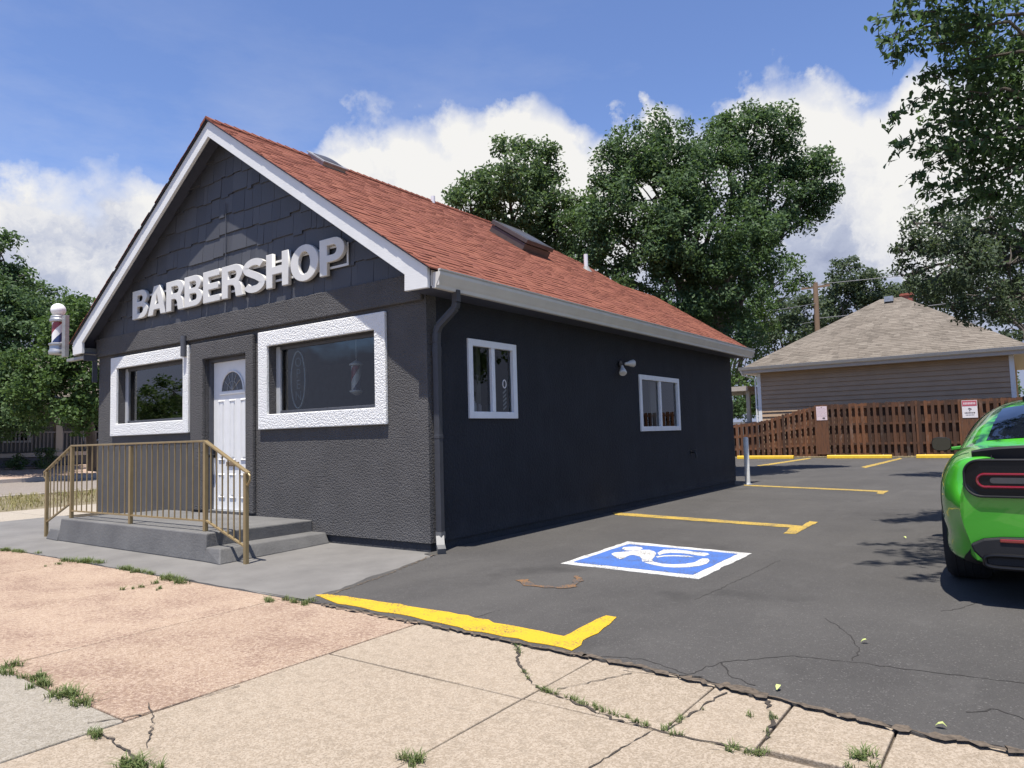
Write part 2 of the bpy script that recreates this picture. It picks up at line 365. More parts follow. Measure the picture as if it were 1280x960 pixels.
# thin high streaks
stn = W.n('ShaderNodeTexNoise'); stn.inputs['Scale'].default_value = 3.2; stn.inputs['Detail'].default_value = 8; stn.inputs['Roughness'].default_value = .62
mp = W.n('ShaderNodeMapping'); mp.inputs['Scale'].default_value = (1, 1, 3.2); W.l(dirv, mp.inputs[0]); W.l(mp.outputs[0], stn.inputs['Vector'])
lowv = W.math('SUBTRACT', .62, el.outputs[0])
cir = W.math('MULTIPLY', W.ramp(stn.outputs['Fac'], [(.47, 0.), (.72, 1.)]), W.ramp(W.math('MULTIPLY', lowv, 3.2), [(0., 0.), (1., .20)]))
cover = W.math('MAXIMUM', cov2, cir)
# light and shade inside the cloud: thick base grey-blue, lobes white
sh = W.n('ShaderNodeTexNoise'); sh.inputs['Scale'].default_value = 6; sh.inputs['Detail'].default_value = 9; sh.inputs['Roughness'].default_value = .6
mp2 = W.n('ShaderNodeMapping'); mp2.inputs['Location'].default_value = (3.1, 1.7, .06); W.l(warp.outputs[0], mp2.inputs[0]); W.l(mp2.outputs[0], sh.inputs['Vector'])
depth = W.math('ADD', W.math('SUBTRACT', el.outputs[0], .235), W.math('MULTIPLY', W.math('SUBTRACT', sh.outputs['Fac'], .5), .52))
lit = W.ramp(W.math('ADD', W.math('MULTIPLY', depth, 4.2), .5), [(0., (.38, .43, .60)), (.30, (.54, .59, .74)), (.55, (.86, .87, .91)), (.8, (1.0, .99, .97))])
bg1 = W.n('ShaderNodeBackground'); bg1.inputs[1].default_value = .132
hs = W.n('ShaderNodeHueSaturation'); hs.inputs['Saturation'].default_value = 1.06; hs.inputs['Hue'].default_value = .51; W.l(sky.outputs[0], hs.inputs['Color']); W.l(hs.outputs[0], bg1.inputs[0])
bg2 = W.n('ShaderNodeBackground'); W.l(lit, bg2.inputs[0]); bg2.inputs[1].default_value = .57
ms = W.n('ShaderNodeMixShader'); W.l(cover, ms.inputs[0]); W.l(bg1.outputs[0], ms.inputs[1]); W.l(bg2.outputs[0], ms.inputs[2])
wo = W.n('ShaderNodeOutputWorld'); W.l(ms.outputs[0], wo.inputs[0])

sl = bpy.data.lights.new('sun', 'SUN'); sl.energy = 5.0; sl.angle = RAD(.53); sl.color = (1.0, .945, .86)
so = bpy.data.objects.new('sun', sl); C.objects.link(so); so.rotation_euler = SUN_TO.to_track_quat('Z', 'Y').to_euler(); so.location = (0, -10, 30)
cd = bpy.data.cameras.new('camera'); cam = bpy.data.objects.new('camera', cd); C.objects.link(cam)
cd.sensor_width = 36; cd.lens = 896.334/1280*36; cd.clip_end = 3000; cd.clip_start = .05
R_ = Vector((0.81138575, 0.58384268, -0.02794434)); U_ = Vector((0.0638073, -0.04095011, 0.99712172)); F_ = Vector((-0.58101789, 0.81083341, 0.07047976))
mw = Matrix((R_, U_, -F_)).transposed().to_4x4(); mw.translation = (5.2305, -5.7369, 1.23); cam.matrix_world = mw
sc = bpy.context.scene; sc.camera = cam
sc.view_settings.view_transform = 'Standard'; sc.view_settings.look = 'None'; sc.view_settings.exposure = 0.68; sc.view_settings.gamma = 1
sc.render.engine = 'CYCLES'; sc.cycles.max_bounces = 8; sc.cycles.transparent_max_bounces = 12; sc.cycles.use_denoising = True
sc.cycles.sample_clamp_indirect = 6

# ------------------------------------------------------------------ ground
def jag(pts, step=.12, amp=.02, seed=1):
    r = random.Random(seed); out = []
    for a, b in zip(pts, pts[1:]):
        L = math.dist(a, b); n = max(1, int(L/step))
        for k in range(n):
            t = k/n; out.append((a[0]+(b[0]-a[0])*t + r.gauss(0, amp), a[1]+(b[1]-a[1])*t + r.gauss(0, amp)))
    out.append(tuple(pts[-1][:2])); return out
def ribbon(mb, pts, w, z, step=.07, amp=.012, seed=1, wv=.5):
    p = jag(pts, step, amp, seed); r = random.Random(seed+99)
    L = []; Rr = []
    for i, q in enumerate(p):
        a = p[max(i-1, 0)]; b = p[min(i+1, len(p)-1)]
        d = math.hypot(b[0]-a[0], b[1]-a[1]) or 1; nx, ny = -(b[1]-a[1])/d, (b[0]-a[0])/d
        ww = w/2*(1-wv+2*wv*r.random())
        L.append((q[0]+nx*ww, q[1]+ny*ww, z)); Rr.append((q[0]-nx*ww, q[1]-ny*ww, z))
    n = len(p); mb.add(L+Rr, [(i, i+n, i+1+n, i+1) for i in range(n-1)])
def slab(name, pts, z0, z1, mat, parent=None): return MB().prism([q[:2] for q in pts], 'z', z0, z1).build(name, mat, parent)

m = MB(); m.quad((-900,-900,-.06), (900,-900,-.06), (900,900,-.06), (-900,900,-.06)); struct(m.build('ground', M['soil']))
edge = jag([(.66,-2.12), (1.4,-2.16), (3.05,-2.26), (3.85,-2.29), (4.2,-2.35), (4.66,-2.42), (5.2,-2.45), (8,-2.7), (14,-3.2)], .07, .013, 5)
lot = slab('parking_lot', [(0,9.85), (-9,9.85), (-9,23.45), (14,23.45), (14,-3.2)] + edge[::-1] + jag([(.62,-2.02), (.40,-1.1), (.19,-.14), (.0,-.1)], .09, .016, 3), -.06, .012, M['asphalt'])
struct(lot)
struct(slab('painted_apron', [(-9.0,.1), (.1,.1), (.25,-.2), (.46,-1.1), (.68,-2.02), (.72,-2.12)] + jag([(.72,-2.13), (-1.0,-2.13), (-3.9,-2.13), (-9.0,-2.2)], .15, .012, 8), -.06, .003, M['conc_paint']))
struct(slab('seam_soil', [(-9.2,-8.9), (13,-8.9), (13,-2.2), (-9.2,-1.9)], -.06, -.022, M['crack_brown']))
def panels(name, cells, mat):
    mb = MB(); r = random.Random(len(name)); g = .006
    for (x0, x1, y0, y1) in cells:
        dz = r.uniform(-.0015, .0015); tl = r.uniform(-.003, .003); n = 8
        top = jag([(x0+g, y0+g), (x1-g, y0+g)], .3, .003, r.randrange(999)) + jag([(x1-g, y0+g), (x1-g, y1-g)], .3, .003, r.randrange(999))[1:] + jag([(x1-g, y1-g), (x0+g, y1-g)], .3, .003, r.randrange(999))[1:] + jag([(x0+g, y1-g), (x0+g, y0+g)], .3, .003, r.randrange(999))[1:-1]
        mb.prism(top, 'z', -.06, dz)
    o = mb.build(name, mat, bevel=.006); return struct(o)
xs = [-9.0,-7.6,-6.1,-4.6,-3.1,-1.14,.40,1.86]
panels('sidewalk', [(a, b, -4.08, -2.14) for a, b in zip(xs, xs[1:])], M['conc_pink'])
xb = [1.86,3.23,4.70,6.2,7.7,9.2,10.7,12.2]
panels('driveway_apron', [(a, b, -2.93, -2.17-.025*(a-1.8)) for a, b in [(1.86,3.23),(3.23,3.93),(3.93,4.30)]] + [(4.30,4.72,-2.88,-2.30), (4.72,6.2,-2.9,-2.38), (6.2,7.7,-2.95,-2.5), (7.7,9.2,-3,-2.62), (9.2,12.2,-3.1,-2.75)]
    + [(a, b, -4.6, -2.93) for a, b in zip(xb, xb[1:])] + [(a, b, -6.6, -4.6) for a, b in zip(xb, xb[1:])], M['conc_beige'])
panels('kerb_strip', [(a, b, y0, y1) for a, b in zip(xs, xs[1:]) for y0, y1 in ((-5.3,-4.08), (-6.6,-5.3))], M['conc_grey'])
struct(slab('front_street', [(-120,-16.5), (120,-16.5), (120,-6.9), (-120,-6.9)], -.06, -.045, M['road']))
m = MB(); m.box(-9.2,13,-6.9,-6.62,-.06,.0); struct(m.build('kerb', M['conc_grey'], bevel=.015))
mb = MB()
for y in range(-6, 40): mb.prism([(-11.2,y*1.5+.006), (-9.0,y*1.5+.006), (-9.0,y*1.5+1.494), (-11.2,y*1.5+1.494)], 'z', -.06, -.004)
struct(mb.build('side_walk_path', M['conc_walk']))
struct(slab('grass_verge', [(-16.3,-9), (-11.2,-9), (-11.2,60), (-16.3,60)], -.06, -.01, M['soil']))
struct(slab('side_street', [(-25.8,-60), (-16.5,-60), (-16.5,120), (-25.8,120)], -.06, -.04, M['road']))
m = MB(); m.box(-16.5,-16.3,-9,60,-.06,.02); m.box(-26.05,-25.8,-60,100,-.06,.10); struct(m.build('street_kerb', M['trim_tan']))
m = MB(); m.add([(-26.05,-60,.09), (-26.05,100,.09), (-30.5,100,.40), (-30.5,-60,.40), (-46,100,.45), (-46,-60,.45)], [(0,1,2,3), (3,2,4,5)]); struct(m.build('gravel_bank', M['gravel']))
struct(slab('neighbour_yard', [(-9,23.45), (40,23.45), (40,80), (-9,80)], -.06, .02, M['soil']))

# cracks and markings are parts of the surface they lie on
cr = MB()
def crk(uv, w, seed, amp=.012, z=.0136): ribbon(cr, uv, w*.62, z, .035, amp*.6, seed)
crk([(3.19, -2.25, 0.00), (3.46, -2.15, 0.00), (3.77, -2.26, 0.00), (3.85, -2.01, 0.00), (4.11, -1.71, 0.00), (4.39, -1.66, 0.00), (4.65, -1.65, 0.00), (4.88, -1.62, 0.00), (5.14, -1.59, 0.00)], .010, 2)
crk([(4.41, -1.64, 0.00), (4.40, -1.37, 0.00), (4.28, -1.08, -0.00), (4.10, -0.82, -0.00)], .008, 3)
crk([(3.85, -2.01, 0.00), (3.97, -2.20, 0.00), (4.10, -2.25, 0.00)], .012, 4)
crk([(4.69, -0.28, 0.00), (4.79, -0.18, 0.00), (4.87, 0.10, 0.00)], .009, 6)
crk([(3.45, -2.34, 0.00), (3.66, -2.31, 0.00), (3.85, -2.26, 0.00)], .008, 7)
crk([(2.12, -1.93, 0.00), (2.16, -1.67, 0.00)], .007, 8)
crk([(3.21, -0.73, 0.00), (3.27, 0.26, 0.00), (3.30, 1.10, 0.00)], .007, 10)
crk([(4.95, -2.12, 0.00), (5.05, -2.01, 0.00), (5.15, -2.10, 0.00)], .012, 12)
cr.build('crack', M['crack'], lot)
sd = MB()
for k, (uv, w_) in enumerate([([(3.07, -2.25, 0.00), (3.47, -2.27, 0.00), (3.88, -2.33, 0.00), (4.11, -2.34, 0.00), (4.34, -2.38, 0.00), (4.66, -2.44, 0.00), (4.89, -2.45, 0.00), (5.14, -2.44, 0.00)], .05),
    ([(0.86, -2.17, 0.00), (2.15, -2.21, 0.00), (3.08, -2.26, 0.00)], .028), ([(0.13, -0.07, 0.00), (0.51, -1.18, 0.00), (0.69, -2.00, 0.00)], .02), ([(3.94, -2.29, 0.00), (4.07, -2.34, 0.00), (4.19, -2.36, 0.00)], .06)]):
    ribbon(sd, uv, w_*.8, .0142+.0005*k, .03, .010, 20+k, .9)
sd.build('edge_litter', M['crack_brown'], lot)
def mark(name, pts, mat, z, j=.010, seed=1, th=.0035):
    P = [p[:2] for p in pts]; return MB().prism(jag(P+[P[0]], .09, j*.5, seed)[:-1], 'z', z-th, z).build(name, mat, lot)
mark('parking_line', [(0.60, -1.99, 0.00), (0.65, -1.91, 0.00), (1.88, -1.90, 0.00), (2.89, -2.01, 0.00), (2.86, -1.45, 0.00), (2.96, -1.46, 0.00), (3.07, -2.21, 0.00), (2.39, -2.18, 0.00), (1.63, -2.11, 0.00), (0.97, -2.11, 0.00)], M['yellow'], .017, .016, 5)
mark('parking_line', [(0.05, 4.01, 0.00), (0.38, 4.00, 0.00), (2.72, 3.59, 0.00), (2.90, 3.54, 0.00), (2.86, 4.03, 0.00), (2.98, 3.99, 0.00), (3.00, 2.83, 0.00), (2.88, 2.81, 0.00), (2.81, 3.34, 0.00), (0.22, 3.74, 0.00)], M['yellow_worn'], .017, .008, 6)
mark('parking_line', [(0.17, 9.80, 0.00), (2.92, 9.00, 0.00), (3.08, 8.98, 0.00), (3.09, 8.26, 0.00), (2.97, 8.35, 0.00), (2.95, 8.72, 0.00), (0.25, 9.54, 0.00)], M['yellow_worn'], .017, .012, 7)
mark('parking_line', [(-2.00, 17.83, 0.00), (-1.74, 23.66, 0.00), (-1.50, 22.87, 0.00), (-1.70, 17.16, 0.00)], M['yellow_worn'], .017, .012, 8)
mark('parking_line', [(1.21, 17.09, 0.00), (1.43, 23.19, 0.00), (1.59, 22.53, 0.00), (1.42, 16.60, 0.00)], M['yellow_worn'], .017, .012, 9)
isa = mark('accessible_symbol', [(1.60, 0.04, 0.00), (1.54, 1.52, 0.00), (2.97, 1.33, 0.00), (2.97, -0.05, 0.00)], M['mark_white'], .0165, .010, 12)
def imark(name, pts, mat, z, j=.004):
    o = mark(name, pts, mat, z, j, 3); o.parent = isa; return o
imark('blue_field', [(1.67, 0.14, 0.00), (1.65, 1.34, 0.00), (2.86, 1.24, 0.00), (2.87, 0.09, 0.00)], M['mark_blue'], .0205, .008)
imark('figure_head', [(1.74, 1.00, 0.00), (1.71, 1.09, 0.00), (1.75, 1.15, 0.00), (1.81, 1.19, 0.00), (1.89, 1.16, 0.00), (1.93, 1.09, 0.00), (1.94, 1.01, 0.00), (1.90, 0.94, 0.00), (1.82, 0.93, 0.00)], M['mark_white'], .0245, .002)
imark('figure_body', [(1.79, 0.67, 0.00), (1.78, 0.76, 0.00), (1.83, 0.83, 0.00), (1.88, 0.89, 0.00), (1.93, 0.94, 0.00), (1.96, 1.03, 0.00), (2.02, 1.06, 0.00), (2.10, 1.00, 0.00), (2.17, 0.90, 0.00), (2.23, 0.73, 0.00), (2.27, 0.59, 0.00), (2.32, 0.48, 0.00), (2.24, 0.43, 0.00), (2.17, 0.57, 0.00), (2.10, 0.67, 0.00), (2.01, 0.72, 0.00), (1.99, 0.69, 0.00), (1.99, 0.61, 0.00), (2.01, 0.53, 0.00), (2.00, 0.45, 0.00), (1.93, 0.51, 0.00)], M['mark_white'], .0245, .002)
imark('figure_leg', [(2.17, 0.92, 0.00), (2.14, 1.14, 0.00), (2.25, 1.19, 0.00), (2.38, 1.17, 0.00), (2.48, 1.13, 0.00), (2.60, 1.13, 0.00), (2.65, 1.06, 0.00), (2.64, 0.96, 0.00), (2.57, 0.96, 0.00), (2.47, 1.00, 0.00), (2.37, 1.02, 0.00), (2.28, 0.99, 0.00), (2.24, 0.92, 0.00), (2.24, 0.81, 0.00)], M['mark_white'], .0245, .002)
imark('figure_wheel', [(2.28, 0.39, 0.00), (2.40, 0.32, 0.00), (2.52, 0.28, 0.00), (2.62, 0.29, 0.00), (2.72, 0.36, 0.00), (2.78, 0.46, 0.00), (2.80, 0.60, 0.00), (2.77, 0.74, 0.00), (2.72, 0.84, 0.00), (2.67, 0.82, 0.00), (2.67, 0.72, 0.00), (2.68, 0.60, 0.00), (2.63, 0.49, 0.00), (2.55, 0.42, 0.00), (2.45, 0.41, 0.00), (2.37, 0.45, 0.00), (2.33, 0.47, 0.00)], M['mark_white'], .0245, .002)
imark('figure_rim', [(2.24, 0.73, 0.00), (2.29, 0.82, 0.00), (2.38, 0.88, 0.00), (2.50, 0.90, 0.00), (2.57, 0.86, 0.00), (2.50, 0.85, 0.00), (2.40, 0.83, 0.00), (2.31, 0.77, 0.00), (2.28, 0.68, 0.00)], M['mark_white'], .0245, .002)
ru = MB(); ribbon(ru, [(1.70, -0.75, 0.00), (1.85, -0.88, 0.00), (2.09, -0.89, 0.00), (2.20, -0.76, 0.00), (2.14, -0.55, 0.00), (2.02, -0.39, 0.00)], .075, .0165, .05, .012, 4, .6); ru.build('rust_mark', M['rust'], lot)
M['crack_soil'] = plain('crack_soil', (.045, .036, .028), .95, var=.4, scale=40)
gc = MB()
for k, (uv, w_) in enumerate([([(2.73, -2.27, -0.00), (2.89, -2.49, 0.00), (3.11, -2.71, 0.00), (3.21, -2.78, 0.00)], .018), ([(3.21, -2.78, 0.00), (3.43, -2.84, 0.00), (3.67, -2.92, 0.00), (3.84, -2.94, 0.00), (4.01, -2.95, 0.00), (4.35, -2.91, 0.00)], .016),
    ([(3.90, -2.93, 0.00), (3.87, -3.13, 0.00), (3.84, -3.38, 0.00)], .010), ([(4.00, -2.38, 0.00), (3.97, -2.67, 0.00), (3.94, -2.91, 0.00)], .014), ([(3.31, -2.75, 0.00), (3.44, -2.49, 0.00), (3.51, -2.36, 0.00)], .008), ([(1.74, -3.92, 0.00), (2.01, -4.03, 0.00), (2.24, -4.18, 0.00)], .008),
    ([(4.20, -2.38, 0.00), (4.27, -2.59, 0.00), (4.31, -2.80, 0.00)], .02), ([(1.87, -4.21, 0.00), (2.21, -4.24, 0.00), (2.45, -4.27, 0.00)], .014), ([(1.75, -4.19, 0.00), (1.86, -4.00, 0.00), (1.91, -3.54, 0.00)], .01)]):
    ribbon(gc, uv, w_*.6, .0032+.0002*k, .03, .006, 40+k, .85)
struct(gc.build('pavement_crack', M['crack_soil']))

def blades(spots, n_per, h, spread, mat, name, lean=.5):
    V = []
    for (x, y, z, s) in spots:
        n = int(n_per*s); px = x + RNG.normal(0, spread*s, n); py = y + RNG.normal(0, spread*s*.6, n)
        hh = h*s**.5*RNG.uniform(.4, 1.1, n); a = RNG.uniform(0, 2*math.pi, n); ln = RNG.uniform(.1, 1.2, n)*lean*hh*1.6
        wd = hh*.035+.0014
        for i in range(n):
            ca, sa = math.cos(a[i]), math.sin(a[i]); b = Vector((px[i], py[i], z)); o = Vector((-sa, ca, 0))*wd[i]
            mid = b + Vector((ca*ln[i]*.35, sa*ln[i]*.35, hh[i]*.62)); tip = b + Vector((ca*ln[i], sa*ln[i], hh[i]*.9))
            V += [b-o, b+o, mid+o*.7, mid-o*.7, mid-o*.7, mid+o*.7, tip+o*.15, tip-o*.15]
    return struct(npmesh(name, np.array([tuple(v) for v in V]), 4, mat), None, 'stuff')
sp = []
def line(a, b, n, s, j=.03):
    for k in range(n):
        t = random.random(); sp.append((a[0]+(b[0]-a[0])*t+random.gauss(0, j), a[1]+(b[1]-a[1])*t+random.gauss(0, j), 0.0, s*random.uniform(.4, 1.2)))
line((-5.02, -2.22, 0.00), (-4.28, -2.11, 0.00), 8, 1.3); line((-3.32, -2.16, 0.00), (-2.70, -2.11, 0.00), 9, 1.3); line((-2.20, -2.15, 0.00), (-1.51, -2.11, 0.00), 10, 1.0); line((-1.32, -2.18, 0.00), (-0.93, -2.17, 0.00), 8, 1.4); line((-3.17, -2.45, 0.00), (-3.20, -2.21, 0.00), 4, .5)
line((0.33, -2.28, 0.00), (0.79, -2.15, 0.00), 9, .7); line((-1.11, -2.61, 0.00), (-1.13, -2.28, 0.00), 6, .5)
line((0.41, -4.07, 0.00), (0.65, -4.07, 0.00), 6, .8); line((0.76, -4.07, 0.00), (1.16, -4.06, 0.00), 10, .7); line((1.25, -4.07, 0.00), (1.48, -4.07, 0.00), 8, .9); line((1.90, -4.25, 0.00), (1.98, -4.23, 0.00), 4, .6); line((2.32, -4.29, 0.00), (2.49, -4.24, 0.00), 7, .9)
line((3.21, -2.78, 0.00), (4.01, -2.95, 0.00), 40, .26, .010); line((2.73, -2.27, -0.00), (3.11, -2.71, 0.00), 9, .26, .010); line((4.20, -2.97, 0.00), (4.35, -2.92, 0.00), 10, .36, .012); line((4.61, -2.80, 0.00), (4.69, -2.80, 0.00), 7, .5); line((3.94, -2.91, 0.00), (3.98, -2.60, 0.00), 6, .35, .01)
line((3.24, -3.72, 0.00), (3.22, -3.64, 0.00), 4, .6); line((-0.88, -2.52, 0.00), (-0.86, -2.36, 0.00), 3, .4); line((4.23, -2.56, 0.00), (4.32, -2.75, 0.00), 5, .35); line((0.16, -0.22, 0.00), (0.07, 0.13, 0.00), 4, .35)
blades(sp, 60, .048, .030, M['grass'], 'seam_weeds', .9)
vs_ = [(random.uniform(-16.2,-11.3), random.uniform(-2.5,7), -.02, random.uniform(.6,1.5)) for _ in range(900)]
blades(vs_, 9, .13, .12, M['dry_grass'], 'verge_grass', .7)

# ------------------------------------------------------------------ barbershop
Wd = 7.44; LB = 9.81; AP = (-3.72, 5.73); SL = .671
def roofz(x): return AP[1] - SL*abs(x-AP[0])
shop = thing('barbershop', 'dark grey stucco shop with red shingle gable roof and two white framed windows', 'building', (-3.72, 4.9, 0))
def wall(name, ax, t0, t1, us, zs, holes, mat, parent):
    """wall with real openings: ax 'y' = spans x,z with thickness along y; ax 'x' = spans y,z"""
    U = sorted(set(us + [h[0] for h in holes] + [h[1] for h in holes])); Zs = sorted(set(zs + [h[2] for h in holes] + [h[3] for h in holes]))
    full = lambda i, j: 0 <= i < len(U)-1 and 0 <= j < len(Zs)-1 and not any(h[0]-1e-6 <= U[i] and U[i+1] <= h[1]+1e-6 and h[2]-1e-6 <= Zs[j] and Zs[j+1] <= h[3]+1e-6 for h in holes)
    P = (lambda u, t, z: (u, t, z)) if ax == 'y' else (lambda u, t, z: (t, u, z))
    mb = MB()
    for i in range(len(U)-1):
        for j in range(len(Zs)-1):
            if not full(i, j): continue
            a, b, c, d = U[i], U[i+1], Zs[j], Zs[j+1]
            mb.quad(P(a,t0,c), P(b,t0,c), P(b,t0,d), P(a,t0,d)); mb.quad(P(b,t1,c), P(a,t1,c), P(a,t1,d), P(b,t1,d))
            if not full(i-1, j): mb.quad(P(a,t1,c), P(a,t0,c), P(a,t0,d), P(a,t1,d))
            if not full(i+1, j): mb.quad(P(b,t0,c), P(b,t1,c), P(b,t1,d), P(b,t0,d))
            if not full(i, j-1): mb.quad(P(a,t1,c), P(b,t1,c), P(b,t0,c), P(a,t0,c))
            if not full(i, j+1): mb.quad(P(a,t0,d), P(b,t0,d), P(b,t1,d), P(a,t1,d))
    return mb.build(name, mat, parent)
WL = (-6.76,-4.78,1.58,2.48); WR = (-2.77,-.77,1.58,2.47); DR = (-4.25,-3.225,.285,2.42)
S1 = (.69,1.64,1.436,2.357); S2 = (5.19,6.84,1.23,2.17)
wall('front_wall', 'y', 0., .16, [-Wd, 0.], [.10, 3.02], [WL, WR, DR], M['stucco_dark'], shop)
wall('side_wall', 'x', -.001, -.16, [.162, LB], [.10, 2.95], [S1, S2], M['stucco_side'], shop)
m = MB(); m.box(-Wd+.001,-Wd+.16,.162,LB-.001,.1,2.95); m.box(-Wd+.162,-.162,LB-.16,LB-.002,.1,2.95); m.build('rear_wall', M['stucco_side'], shop)
m = MB(); m.box(-Wd+.02,-.02,.02,LB-.02,-.05,.098); m.build('foundation', M['stucco_side'], shop)
m = MB(); m.box(-Wd+.17,-.17,.17,LB-.17,.1,.2); m.build('interior_floor', M['interior_floor'], shop)
m = MB(); m.box(-Wd+.17,-.17,.17,LB-.17,2.70,2.74); m.box(-Wd+.17,-3.2,3.6,3.66,.21,2.69); m.box(-2.4,-2.34,3.7,LB-.3,.21,2.69); m.build('partition', M['interior'], shop)
# band, trims
m = MB(); m.box(-Wd-.01,-.03,-.05,-.001,2.72,3.03); m.build('band', M['stucco_dark'], shop, bevel=.012)
def frame_trim(x0, x1, z0, z1, h, name, mat, y=-.045, cut=None):
    mb = MB(); mb.box(x0,h[0],y,-.001,z0,z1); mb.box(h[1],x1,y,-.001,z0,z1 if cut is None else cut); mb.box(h[0],h[1],y,-.001,h[3],z1); mb.box(h[0],h[1],y,-.001,z0,h[2])
    # one continuous raised frame: outer and inner loops
    mb = MB(); O = [(x0,z0),(x1,z0),(x1,z1),(x0,z1)]; I = [(h[0],h[2]),(h[1],h[2]),(h[1],h[3]),(h[0],h[3])]
    V = [(p[0],y,p[1]) for p in O+I] + [(p[0],-.001,p[1]) for p in O+I]; F = []
    for k in range(4):
        j = (k+1) % 4; F += [(k,j,4+j,4+k), (8+j,8+k,12+k,12+j), (k,8+k,8+j,j), (4+j,12+j,12+k,4+k)]
    mb.add(V, F); return mb.build(name, mat, shop, bevel=.010)
frame_trim(-6.955,-4.633,1.386,2.666, WL, 'window_trim', M['stucco_white'])
frame_trim(-2.96,-.596,1.386,2.666, WR, 'window_trim', M['stucco_white'])
m = MB()
m.prism([(-4.555,.29), (DR[0],.29), (DR[0],2.42), (DR[1],2.42), (DR[1],.29), (-3.06,.29), (-3.06,2.66), (-4.555,2.66)], 'y', -.055, -.001); m.build('door_surround', M['stucco_dark'], shop, bevel=.012)
m = MB(); m.lathe([(.042,0), (.042,.30)], (-4.70,-.075,2.50)); m.build('pipe_stub', M['dark_paint'], shop, smooth=True)

def window(h, y, gm_, name='window'):
    x0, x1, z0, z1 = h; fr = MB(); a = .045
    fr.box(x1-a,x1-.002,y,y+.05,z0+.002,z1-.002); fr.box(x0+a+.041,x1-a-.001,y,y+.05,z1-a,z1-.002); fr.box(x0+a+.041,x1-a-.001,y,y+.05,z0+.002,z0+a)
    f = fr.build(name, M['dark_paint'], shop, bevel=.004); MB().box(x0+.002,x0+a+.04,y,y+.05,z0+.002,z1-.002).build('stile', M['galv_paint'], f, bevel=.004)
    MB().quad((x0+a,y+.025,z0+.03), (x1-.03,y+.025,z0+.03), (x1-.03,y+.025,z1-.03), (x0+a,y+.025,z1-.03)).build('pane', gm_, f); return f
M['galv_paint'] = plain('grey_window_frame', (.42,.43,.44), .4, var=.05)
window(WL, .10, M['glass']); window(WR, .10, M['glass_clear'])
def side_window(h):
    y0, y1, z0, z1 = h; a = .075; fr = MB(); F0, F1 = .025, -.05; ym = (y0+y1)/2
    V = [(y0,z0),(y1,z0),(y1,z1),(y0,z1)]
    fr.box(F1,F0,y0-.005,y0+a,z0-.005,z1+.005); fr.box(F1,F0,y1-a,y1+.005,z0-.005,z1+.005); fr.box(F1,F0,y0+a+.001,y1-a-.001,z0-.005,z0+a); fr.box(F1,F0,y0+a+.001,y1-a-.001,z1-a,z1+.005); fr.box(F1,F0-.006,ym-.035,ym+.03,z0+a+.001,z1-a-.001)
    f = fr.build('window', M['vinyl'], shop, bevel=.004)
    MB().quad((-.02,y0+a-.01,z0+a-.01), (-.02,y1-a+.01,z0+a-.01), (-.02,y1-a+.01,z1-a+.01), (-.02,y0+a-.01,z1-a+.01)).build('pane', M['glass_side'], f)
side_window(S1); side_window(S2)
# door
dx0, dx1, dz0, dz1 = DR[0]+.045, DR[1]-.004, .30, 2.375
m = MB(); m.box(DR[0]+.002,DR[0]+.042,.05,.15,.288,2.418); m.box(DR[0]+.043,DR[1]-.002,.05,.15,2.378,2.418); m.build('door_frame', M['dark_paint'], shop)
m = MB(); m.box(dx0,dx1,.10,.145,dz0,dz1); door = m.build('door', M['white_paint'], shop, bevel=.004)
def rect_ring(mb, x0, x1, z0, z1, y, d, wd): # raised moulding ring
    O = [(x0,z0),(x1,z0),(x1,z1),(x0,z1)]; I = [(x0+wd,z0+wd),(x1-wd,z0+wd),(x1-wd,z1-wd),(x0+wd,z1-wd)]
    mid = [((o[0]+i[0])/2, (o[1]+i[1])/2) for o, i in zip(O, I)]
    V = [(p[0],y,p[1]) for p in O] + [(p[0],y-d,p[1]) for p in mid] + [(p[0],y-.001,p[1]) for p in I]; F = []
    for k in range(4):
        j = (k+1) % 4; F += [(k,j,4+j,4+k), (4+k,4+j,8+j,8+k)]
    mb.add(V, F)
    c = [((i[0]+ (x0+x1)/2*.0), i[1]) for i in I]
pn = MB(); dw = dx1-dx0; pw = .165; gx = [dx0+.12, dx0+.12+.265, dx0+.12+.53]
for gx0 in gx:
    for z0, z1 in ((.98,1.83), (.46,.80)):
        rect_ring(pn, gx0, gx0+pw, z0, z1, .0995, .016, .03)
        pn.box(gx0+.048, gx0+pw-.048, .088, .0995, z0+.05, z1-.05)
pn.build('door_panel', M['white_paint'], door)
cxd = (dx0+dx1)/2-.02; fan = [(cxd+.262*math.cos(a), 1.955+.27*math.sin(a)) for a in np.linspace(0, math.pi, 20)]
m = MB(); m.prism(fan, 'y', .094, .0995); fg = m.build('fan_window', M['dark_glass2'] if 'dark_glass2' in M else M['car_glass'], door)
m = MB(); m.tube([(x,.09,z) for x, z in fan], .013, 6); m.box(cxd-.30,cxd+.30,.082,.0995,1.905,1.94)
m.build('fan_frame', M['white_paint'], fg, smooth=True)
m = MB()
for a in (35, 65, 90, 115, 145): m.tube([(cxd,.091,1.96), (cxd+.225*math.cos(RAD(a)),.091,1.955+.245*math.sin(RAD(a)))], .004, 5)
m.tube([(cxd+.12*math.cos(a),.091,1.955+.13*math.sin(a)) for a in np.linspace(0, math.pi, 12)], .004, 5); m.build('leading', M['galv'], fg)
m = MB(); m.box(cxd-.145,cxd+.145,.086,.0995,.905,.965); m.box(cxd-.115,cxd+.115,.081,.0855,.918,.952); m.build('mail_slot', plain('brass_slot', (.30,.22,.15), .35, .6), door, bevel=.003)
m = MB(); m.box(dx0+.02,dx0+.075,.08,.0995,1.02,1.17); m.lathe([(.012,0), (.012,-.05), (.03,-.06), (.034,-.08), (.02,-.095)], (dx0+.048,.08,1.06), 'y', 14); m.build('door_handle', M['black'], door, smooth=True)
